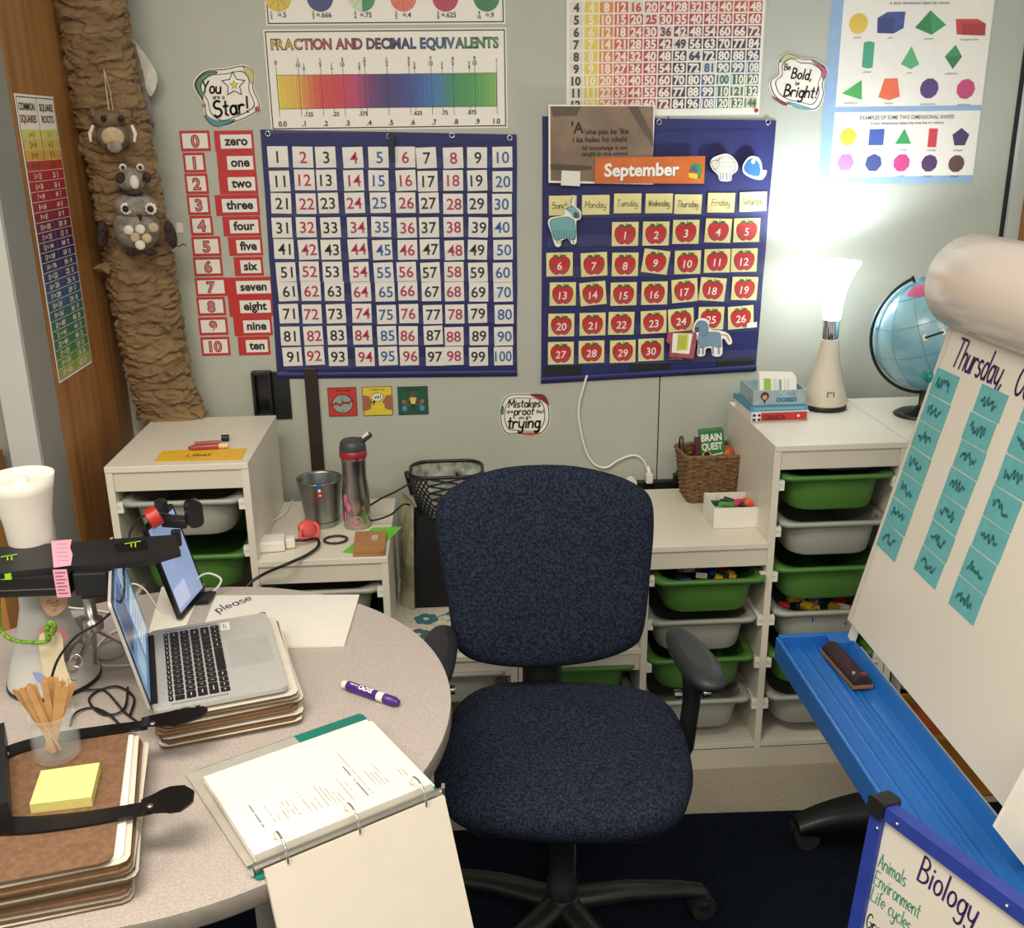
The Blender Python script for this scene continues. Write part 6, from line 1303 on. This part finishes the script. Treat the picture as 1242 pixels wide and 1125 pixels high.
# seat
so = [(.0, .245), (.12, .238), (.20, .205), (.245, .13), (.258, .02), (.255, -.10), (.22, -.19), (.13, -.235), (0, -.245), (-.13, -.235), (-.22, -.19), (-.255, -.10), (-.258, .02), (-.245, .13), (-.20, .205), (-.12, .238)]
seat = cushion('seat', spline(so, 4, True), 0, .058, t, Matrix.Translation((CX+.003, CY+.006, .476)) @ Matrix.Rotation(math.radians(-8), 4, 'Z') @ Matrix.Rotation(math.radians(1), 4, 'X'), bulge=.022)
MB(Matrix.Translation((CX, CY, .430)) @ Matrix.Rotation(math.radians(-8), 4, 'Z')).prism(rrect(.20, .19, .07), -.012, .006, blk).build('seat_shell', t, world=True, bevel=.004)
# backrest on a reclined plane
rec = math.radians(10)
YBk = -.80; nb = V((0, -math.cos(rec), math.sin(rec))); O = V((1.04, YBk-.045, .57))
ub = V((1, 0, 0)); vb = V((0, math.sin(rec), math.cos(rec))); nn = ub.cross(vb)
opx = [(658, 564), (700, 566), (745, 576), (776, 590), (791, 607), (794, 640), (790, 690), (786, 735), (780, 770), (768, 786), (735, 800), (690, 808), (640, 811), (590, 806), (562, 795), (550, 775), (543, 730), (534, 680), (528, 635), (531, 610), (550, 591), (580, 576), (615, 567)]
ol = []
for p in opx: w_ = ppl(p[0], p[1], O+nn*.015, nn)-O; ol.append((w_.dot(ub), w_.dot(vb)))
ol = spline(ol, 3, True)
Mb = Matrix((ub, vb, nn)).transposed().to_4x4(); Mb.translation = O
cushion('backrest', ol, 0, .050, t, Mb, bulge=.020, tb=.012)
b = MB(Mb); b.prism(rrect(.17, .19, .06, 4, 0, .23), -.052, -.028, blk); b.build('back_shell', t, world=True, bevel=.006)
b = MB(); b.tube([tuple(V((CX-.012, CY+.10, .43))), (CX-.014, CY+.24, .425), (CX-.016, -.775, .46), (CX-.018, -.768, .56), (CX-.02, -.755, .66), (CX-.02, -.735, .80)], [.05, .05, .048, .044, .04, .04], blk, 12, flat=.35); b.build('back_spine', t, world=True)
# arms
for s_, (px1, px2) in ((1, ((823, 768), (864, 826))), (-1, (None, None))):
    if s_ > 0: a0 = pz(822, 772, .675); a1 = pz(862, 826, .675)
    else: a0 = V((.815, -.865, .675)); a1 = V((.795, -1.05, .675))
    c_ = (a0+a1)/2; d = (a1-a0).normalized(); s2 = V((-d.y, d.x, 0))
    b = MB(); rg = []
    for z, k in ((-.016, .80), (-.012, .93), (0, 1), (.008, .97), (.014, .84), (.017, .55)):
        ring = []
        for j in range(32):
            a = 2*PI*j/32; ca, sa_ = math.cos(a), math.sin(a); ex_ = math.copysign(abs(ca)**.75, ca)*.124*k; ey_ = math.copysign(abs(sa_)**.8, sa_)*(.040+.006*ca)*k; q_ = c_+d*ex_+s2*ey_+V((0, 0, z)); ring.append(tuple(q_))
        rg.append(ring)
    b.loft(rg, char_m); b.build('armrest_pad', t, world=True)
    pb = V((c_.x+.004*s_, c_.y+.03, .655)); 
    b = MB(); b.tube([tuple(pb), (pb.x+.004*s_, pb.y+.0, .56), (pb.x-.004*s_, pb.y+.004, .45), (pb.x-.02*s_, pb.y+.004, .40), (CX+.16*s_, pb.y-.01, .395), (CX+.05*s_, pb.y-.03, .40)], [.030, .026, .026, .026, .024, .024], blk, 12, flat=.45 if 0 else .7); b.build('arm_post', t, world=True)
    for dx in (-.030, .030): 
        b = MB(); b.tube([(pb.x+dx*.75, pb.y-.016, .585), (pb.x+dx*1.25, pb.y-.016, .585)], .010, steel, 14); b.build('arm_knob', t, world=True)
# base
b = MB(); b.lathe([(.032, .10), (.034, .16), (.026, .17), (.026, .36), (.05, .37), (.05, .415)], blk, 24, (CX, CY, 0)); b.build('gas_lift', t, world=True)
b = MB(); b.box((CX, CY, .405), (.20, .24, .035), blk); b.build('tilt_mechanism', t, world=True, bevel=.008)
b = MB(); b.lathe([(.040, .075), (.045, .09), (.045, .12), (.036, .135)], blk, 24, (CX, CY, 0)); b.build('hub', t, world=True)
cast = pz(862, 1096, .03); a_ = math.atan2(cast.y-CY, cast.x-CX); rad = .325
for k in range(5):
    a = a_+k*2*PI/5; d = V((math.cos(a), math.sin(a), 0)); c0_ = V((CX, CY, 0))
    b = MB(); b.tube([tuple(c0_+d*.03+V((0, 0, .112))), tuple(c0_+d*.15+V((0, 0, .108))), tuple(c0_+d*.27+V((0, 0, .088))), tuple(c0_+d*rad+V((0, 0, .072)))], [.030, .027, .022, .020], mat('base_black', '#222220', .35), 12, flat=.75); b.build('base_leg', t, world=True)
    e = c0_+d*rad; s2 = V((-d.y, d.x, 0))
    b = MB(); b.tube([tuple(e+V((0, 0, .075))), tuple(e+V((0, 0, .045)))], .008, steel, 8)
    for s_ in (-1, 1):
        b.tube([tuple(e+s2*(.006*s_)+V((0, 0, .0385))), tuple(e+s2*(.022*s_)+V((0, 0, .0385)))], .029, blk_r, 22)
    b.ell(tuple(e+V((0, 0, .045))), (.026, .026, .024), 'base_black', 14); b.build('caster', t, world=True)
# ------------------------------------------------------------------ easel
EO = V((1.739, -.783, .629)); ev = V((.154, 0, .663)).normalized(); eu = V((0, -1, 0)); en = eu.cross(ev)   # en points to the room side
if en.x > 0: en = -en
Me = Matrix((eu, ev, eu.cross(ev))).transposed().to_4x4(); Me.translation = EO
zs = 1 if eu.cross(ev).x < 0 else -1
BW, BH = .95, .80
t = thing('easel', 'white mobile easel whiteboard with a paper roll and long blue tray', 'easel', (1.9, -1.2, 0))
def eb(): return MB(Me)
ewh = mat('whiteboard_enamel', '#e6dfd0', .22, nscale=2, namt=.015)
b = eb(); b.prism([(0, 0), (BW, 0), (BW, BH), (0, BH)], -.018*zs, 0, ewh); b.build('board', t, world=True)
b = eb(); 
for x in (.0015, .012, .0205): b.rect(x, .002, x+.0008, BH, .0006*zs, ink('#9a958c'))
b.build('edge_groove', t, world=True)
b = eb(); b.prism([(-.006, -.055), (.014, -.055), (.014, BH), (-.006, BH)], -.03*zs, -.0185*zs, white_p); b.build('frame_post', t, world=True)
b = eb(); b.box((.002, -.012, .001*zs), (.006, .006, .004), steel); b.build('screw', t, world=True)
for (X_, Y_, z0_, z1_, nm_, r_) in ((1.876, -.775, .075, 1.15, 'rear_pole', .011), (1.876, -1.62, .075, 1.15, 'rear_pole', .011), ):
    b = MB(); b.tube([(X_+.012, Y_, z0_), (X_-.006, Y_, .6), (X_+.02, Y_, z1_)], r_, lgrey_m, 12); b.build(nm_, t, world=True)
# paper roll hung over the top
pc = V((1.935, 0, 1.385)); 
q1 = py(1120, 350, -.783); q2 = py(1165, 293, -.783); q3 = py(1128, 385, -.783)
def circ3(a, b, c):
    ax, ay, bx, by, cx, cy = a[0], a[1], b[0], b[1], c[0], c[1]; d = 2*(ax*(by-cy)+bx*(cy-ay)+cx*(ay-by))
    ux = ((ax*ax+ay*ay)*(by-cy)+(bx*bx+by*by)*(cy-ay)+(cx*cx+cy*cy)*(ay-by))/d; uy = ((ax*ax+ay*ay)*(cx-bx)+(bx*bx+by*by)*(ax-cx)+(cx*cx+cy*cy)*(bx-ax))/d
    return ux, uy, math.hypot(ax-ux, ay-uy)
rx, rz_, rr = circ3((q1.x, q1.z), (q2.x, q2.z), (q3.x, q3.z))
rr = min(max(rr, .06), .10); rx, rz_ = q1.x+rr*.98, q1.z+.012
rp_ = mat('glossy_chart_paper', '#e2d4c6', .18, nscale=3, namt=.01, bump=.05, bscale=12)
b = MB(); N = 40; rg = []
for Y_ in (-.783, -.79, -1.0, -1.3, -1.75): rg.append([(rx+(rr-(.004 if Y_ > -.785 else 0))*math.cos(2*PI*j/N), Y_, rz_+(rr-(.004 if Y_ > -.785 else 0))*math.sin(2*PI*j/N)) for j in range(N)])
b.loft(rg, rp_, True, True); ro = b.build('chart_paper_roll', org=(rx, -1.26, rz_)); tag(ro, 'big glossy roll of cream chart paper over the easel top', 'paper roll')
# writing
b = eb(); hz = .0009*zs
purp = ink('#3c2666'); b.hand('Thursday,', .062, .618, .058, hz, purp, w=.095, sx=.72)
b.build('board_writing', t, world=True)
b = eb(); b.hand('Oct', .298, .618, .058, hz, purp, w=.095, sx=.72); b.build('board_writing', t, world=True)
# teal sticky notes
tealn = mat('teal_note', '#67b2b4', .6, namt=.04); tink = ink('#3a7f84')
cols_ = [(.016, .112, .604, .192, 7, 'left'), (.192, .288, .612, .210, 7, 'middle'), (.345, .440, .640, .208, 7, 'right')]
ordw = ['topmost', 'second from top', 'third from top', 'fourth from top', 'third from bottom', 'second from bottom', 'lowest']
for ci, (u0, u1, v1, v0, n, cn) in enumerate(cols_):
    hgt = (v1-v0)/n
    for k in range(n):
        uu = u0+random.uniform(-.003, .003); top_ = v1-k*hgt; c_ = V(((uu+(u1-u0)/2), top_-hgt/2)); b = MB(); w_ = (u1-u0)/2; h_ = hgt/2-.0012
        b.prism([(-w_, -h_), (w_, -h_), (w_, h_), (-w_, h_)], .0004*zs*0, (.0006), tealn)
        pts = []
        x = -w_*.65
        while x < w_*.55:
            pts.append((x, random.uniform(-.010, .012))); x += .0045
        b.line(pts, .0060, .0011, tink)
        o = b.build('sticky_note', rot=(0, 0, 0), org=(0, 0, 0)); mm = Matrix((eu, ev, eu.cross(ev))).transposed().to_4x4(); mm.translation = EO+eu*c_.x+ev*c_.y+en*(.0006+.0004*(k % 2)); o.matrix_world = mm @ (Matrix.Identity(4) if zs > 0 else Matrix.Scale(-1, 4, (0, 0, 1))) @ Matrix.Rotation(random.uniform(-.02, .02), 4, 'Z')
        tag(o, 'teal sticky name note, %s in the %s column on the easel board' % (ordw[k], cn), 'sticky note', 'teal notes on the easel board')
p = EO+eu*(-.006)+ev*.577+en*.006; b = MB(); b.lathe([(.013, 0), (.013, .004), (.009, .008), (.009, .013), (.010, .014)], mat('teal_magnet', '#158a86', .35), 22); o = b.build('magnet', rot=(0, 0, 0), org=(0, 0, 0)); o.matrix_world = Matrix.Translation(EO+eu*(-.004)+ev*.577+en*.001) @ en.to_track_quat('Z', 'Y').to_matrix().to_4x4(); tag(o, 'round teal magnet on the far edge of the easel board', 'magnet')
# tray
bl_ = mat('blue_tray_plastic', '#1f66b4', .38, nscale=3, namt=.03)
prof = [(1.586, .572), (1.594, .573), (1.608, .552), (1.632, .548), (1.640, .552), (1.648, .548), (1.672, .546), (1.678, .551), (1.684, .546), (1.690, .551), (1.696, .546), (1.702, .551), (1.708, .546), (1.735, .550), (1.752, .575), (1.760, .576), (1.760, .535), (1.740, .525), (1.64, .520), (1.606, .505), (1.594, .505), (1.586, .520)]
b = MB(); ys = [-.748, -.752, -.80, -1.2, -1.74]; rg = []
for Y_ in ys: 
    k = .93 if Y_ == -.748 else 1; rg.append([(1.674+(x-1.674)*k, Y_, .545+(z-.545)*k) for x, z in prof])
b.loft(rg, bl_, True, True, smooth=False); b.bb((1.592, -.762, .530), (1.756, -.748, .578), bl_); b.bb((1.700, -.80, .552), (1.755, -.750, .580), bl_)
b.build('tray', t, world=True, bevel=.0025)
b = MB(); b.bb((1.7615, -1.74, .548), (1.772, -.80, .566), lgrey_m); b.build('tray_rail', t, world=True, bevel=.002)
q = [pz(*p, .572) for p in ((994, 787), (1012, 776), (1058, 826), (1042, 834))]; L = sum((V((p.x, p.y, 0)) for p in q), V())/4
t2 = thing('board_eraser', 'dark felt board eraser with wooden edge lying in the blue tray', 'eraser', (L.x, L.y, .556))
ql = [(p.x, p.y) for p in q]; a = math.atan2(q[2].y-q[1].y, q[2].x-q[1].x)
Mr = Matrix.Translation((L.x+.002, L.y, .556)) @ Matrix.Rotation(a, 4, 'Z')
MB(Mr).box((0, 0, .005), (.165, .046, .008), mat('raw_wood', '#8a6340', .7, nscale=20)).build('wooden_back', t2, world=True, bevel=.001)
b = MB(Mr); rg = []
for x in (-.080, -.078, .078, .080): rg.append([(x, .021*math.cos(a_2), .010+.020*math.sin(a_2)) for a_2 in [PI*i/12 for i in range(13)]]+[(x, -.021, .008), (x, .021, .008)][:0])
b.loft(rg, mat('felt_dark', '#221a1e', .8, nscale=40, col2='#3a1c24', bump=.6), True, True); b.box((.062, 0, .012), (.010, .046, .034), ink('#7a4448')) if 0 else None; b.build('felt', t2, world=True)
b = MB(Mr); b.box((.068, .006, .020), (.012, .014, .022), ink('#701c24')); b.box((.058, -.012, .018), (.006, .006, .024), ink('#a8a09c')); b.build('band', t2, world=True, bevel=.001)
# easel feet
for Y_, s_ in ((-.775, 1), (-1.62, 1)):
    b = MB(); rg = []
    for k in range(17):
        f = k/16; x = 1.665+.47*f; zt_ = .078+.055*math.sin(f*PI)**.8; w_ = .030+.016*math.sin(f*PI)
        rg.append([(x, Y_-w_, .055), (x, Y_-w_, zt_-.012), (x, Y_-w_*.7, zt_), (x, Y_+w_*.7, zt_), (x, Y_+w_, zt_-.012), (x, Y_+w_, .055)])
    b.loft(rg, blk, True, True, smooth=True); b.build('foot', t, world=True)
    for X_ in (1.688, 2.10):
        b = MB()
        for w_ in (-.018, .018): b.tube([(X_, Y_+w_-.011, .0385), (X_, Y_+w_+.011, .0385)], .029, blk_r, 22)
        b.tube([(X_, Y_, .03), (X_, Y_, .06)], .007, steel, 8); b.ell((X_, Y_, .048), (.026, .012, .022), blk, 12); b.build('caster', t, world=True)
# small framed board leaning below
ang = math.radians(23); O2 = V((1.485, -1.55, .717)); u2 = V((math.sin(ang), -math.cos(ang), 0)); nn2 = u2.cross(V((0, 0, 1)))
if nn2.x > 0: nn2 = -nn2
lean = .10; v2 = (V((0, 0, 1))-nn2*lean).normalized(); n2 = u2.cross(v2); z2 = 1 if n2.dot(nn2) > 0 else -1
M2 = Matrix((u2, v2, n2)).transposed().to_4x4(); M2.translation = O2
t = thing('small_whiteboard', 'blue framed whiteboard headed Biology leaning below the blue tray', 'whiteboard', O2-V((0, 0, .71)))
hB = .70; wB = .45
b = MB(M2); b.prism([(.0, -hB), (wB, -hB), (wB, 0), (0, 0)], -.012*z2, 0, ewh); b.build('panel', t, world=True)
bf = mat('blue_frame_plastic', '#2b3f9a', .4)
for r in ((-.005, -hB, .018, -.014), (.016, -.017, wB, .005), (.016, -hB, wB, -hB+.02)):
    b = MB(M2); b.prism([(r[0], r[1]), (r[2], r[1]), (r[2], r[3]), (r[0], r[3])], -.016*z2, .008*z2, bf); b.build('frame_bar', t, world=True, bevel=.003)
b = MB(M2); b.prism(rrect(.015, .015, .005, 3, .006, -.003), -.024*z2, .014*z2, blk); b.build('corner_clamp', t, world=True, bevel=.003)
for x, y in ((.013, -.036), (.046, -.007), (.235, -.007)): b = MB(M2); b.ell((x, y, .009*z2), (.0035, .0035, .0025), chrome, 10); b.build('rivet', t, world=True)
b = MB(M2); zz = .0006*z2
def uv2(x, y): p = ppl(x, y, O2, n2)-O2; return p.dot(u2), p.dot(v2)
grn = ink('#4f9c86')
b.hand('Biology', *uv2(1113, 1066), 0.0427, zz, purp, w=.085, sx=.72, ang=-.02)
b.build('writing', t, world=True); b = MB(M2); b.hand('Animals', *uv2(1065, 1050), 0.0248, zz, grn, w=.08, sx=.62, ang=.03); b.build('writing', t, world=True); b = MB(M2); b.hand('Environment', *uv2(1060, 1071), 0.0248, zz, grn, w=.08, sx=.62, ang=.03); b.build('writing', t, world=True); b = MB(M2); b.hand('Life cycles', *uv2(1056, 1090), 0.0248, zz, grn, w=.08, sx=.62, ang=.0)
b.build('writing', t, world=True); b = MB(M2); b.hand('Groups', *uv2(1050, 1122), 0.0262, zz, blkink, w=.08, sx=.62)
b.build('writing', t, world=True)
# white pad corner at the near end of the tray
YC = -1.55; P = [py(1207, 1005, YC), py(1245, 935, YC), py(1290, 860, YC), py(1290, 1110, YC)]
b = MB(); b.add([tuple(p) for p in P]+[tuple(p+V((0, .008, 0))) for p in P], [(0, 1, 2, 3), (7, 6, 5, 4), (0, 4, 5, 1), (3, 7, 4, 0), (1, 5, 6, 2), (2, 6, 7, 3)], paper)
tag(b.build('paper_pad', org=P[0]), 'corner of a white paper pad standing in the tray at the right edge', 'paper pad')
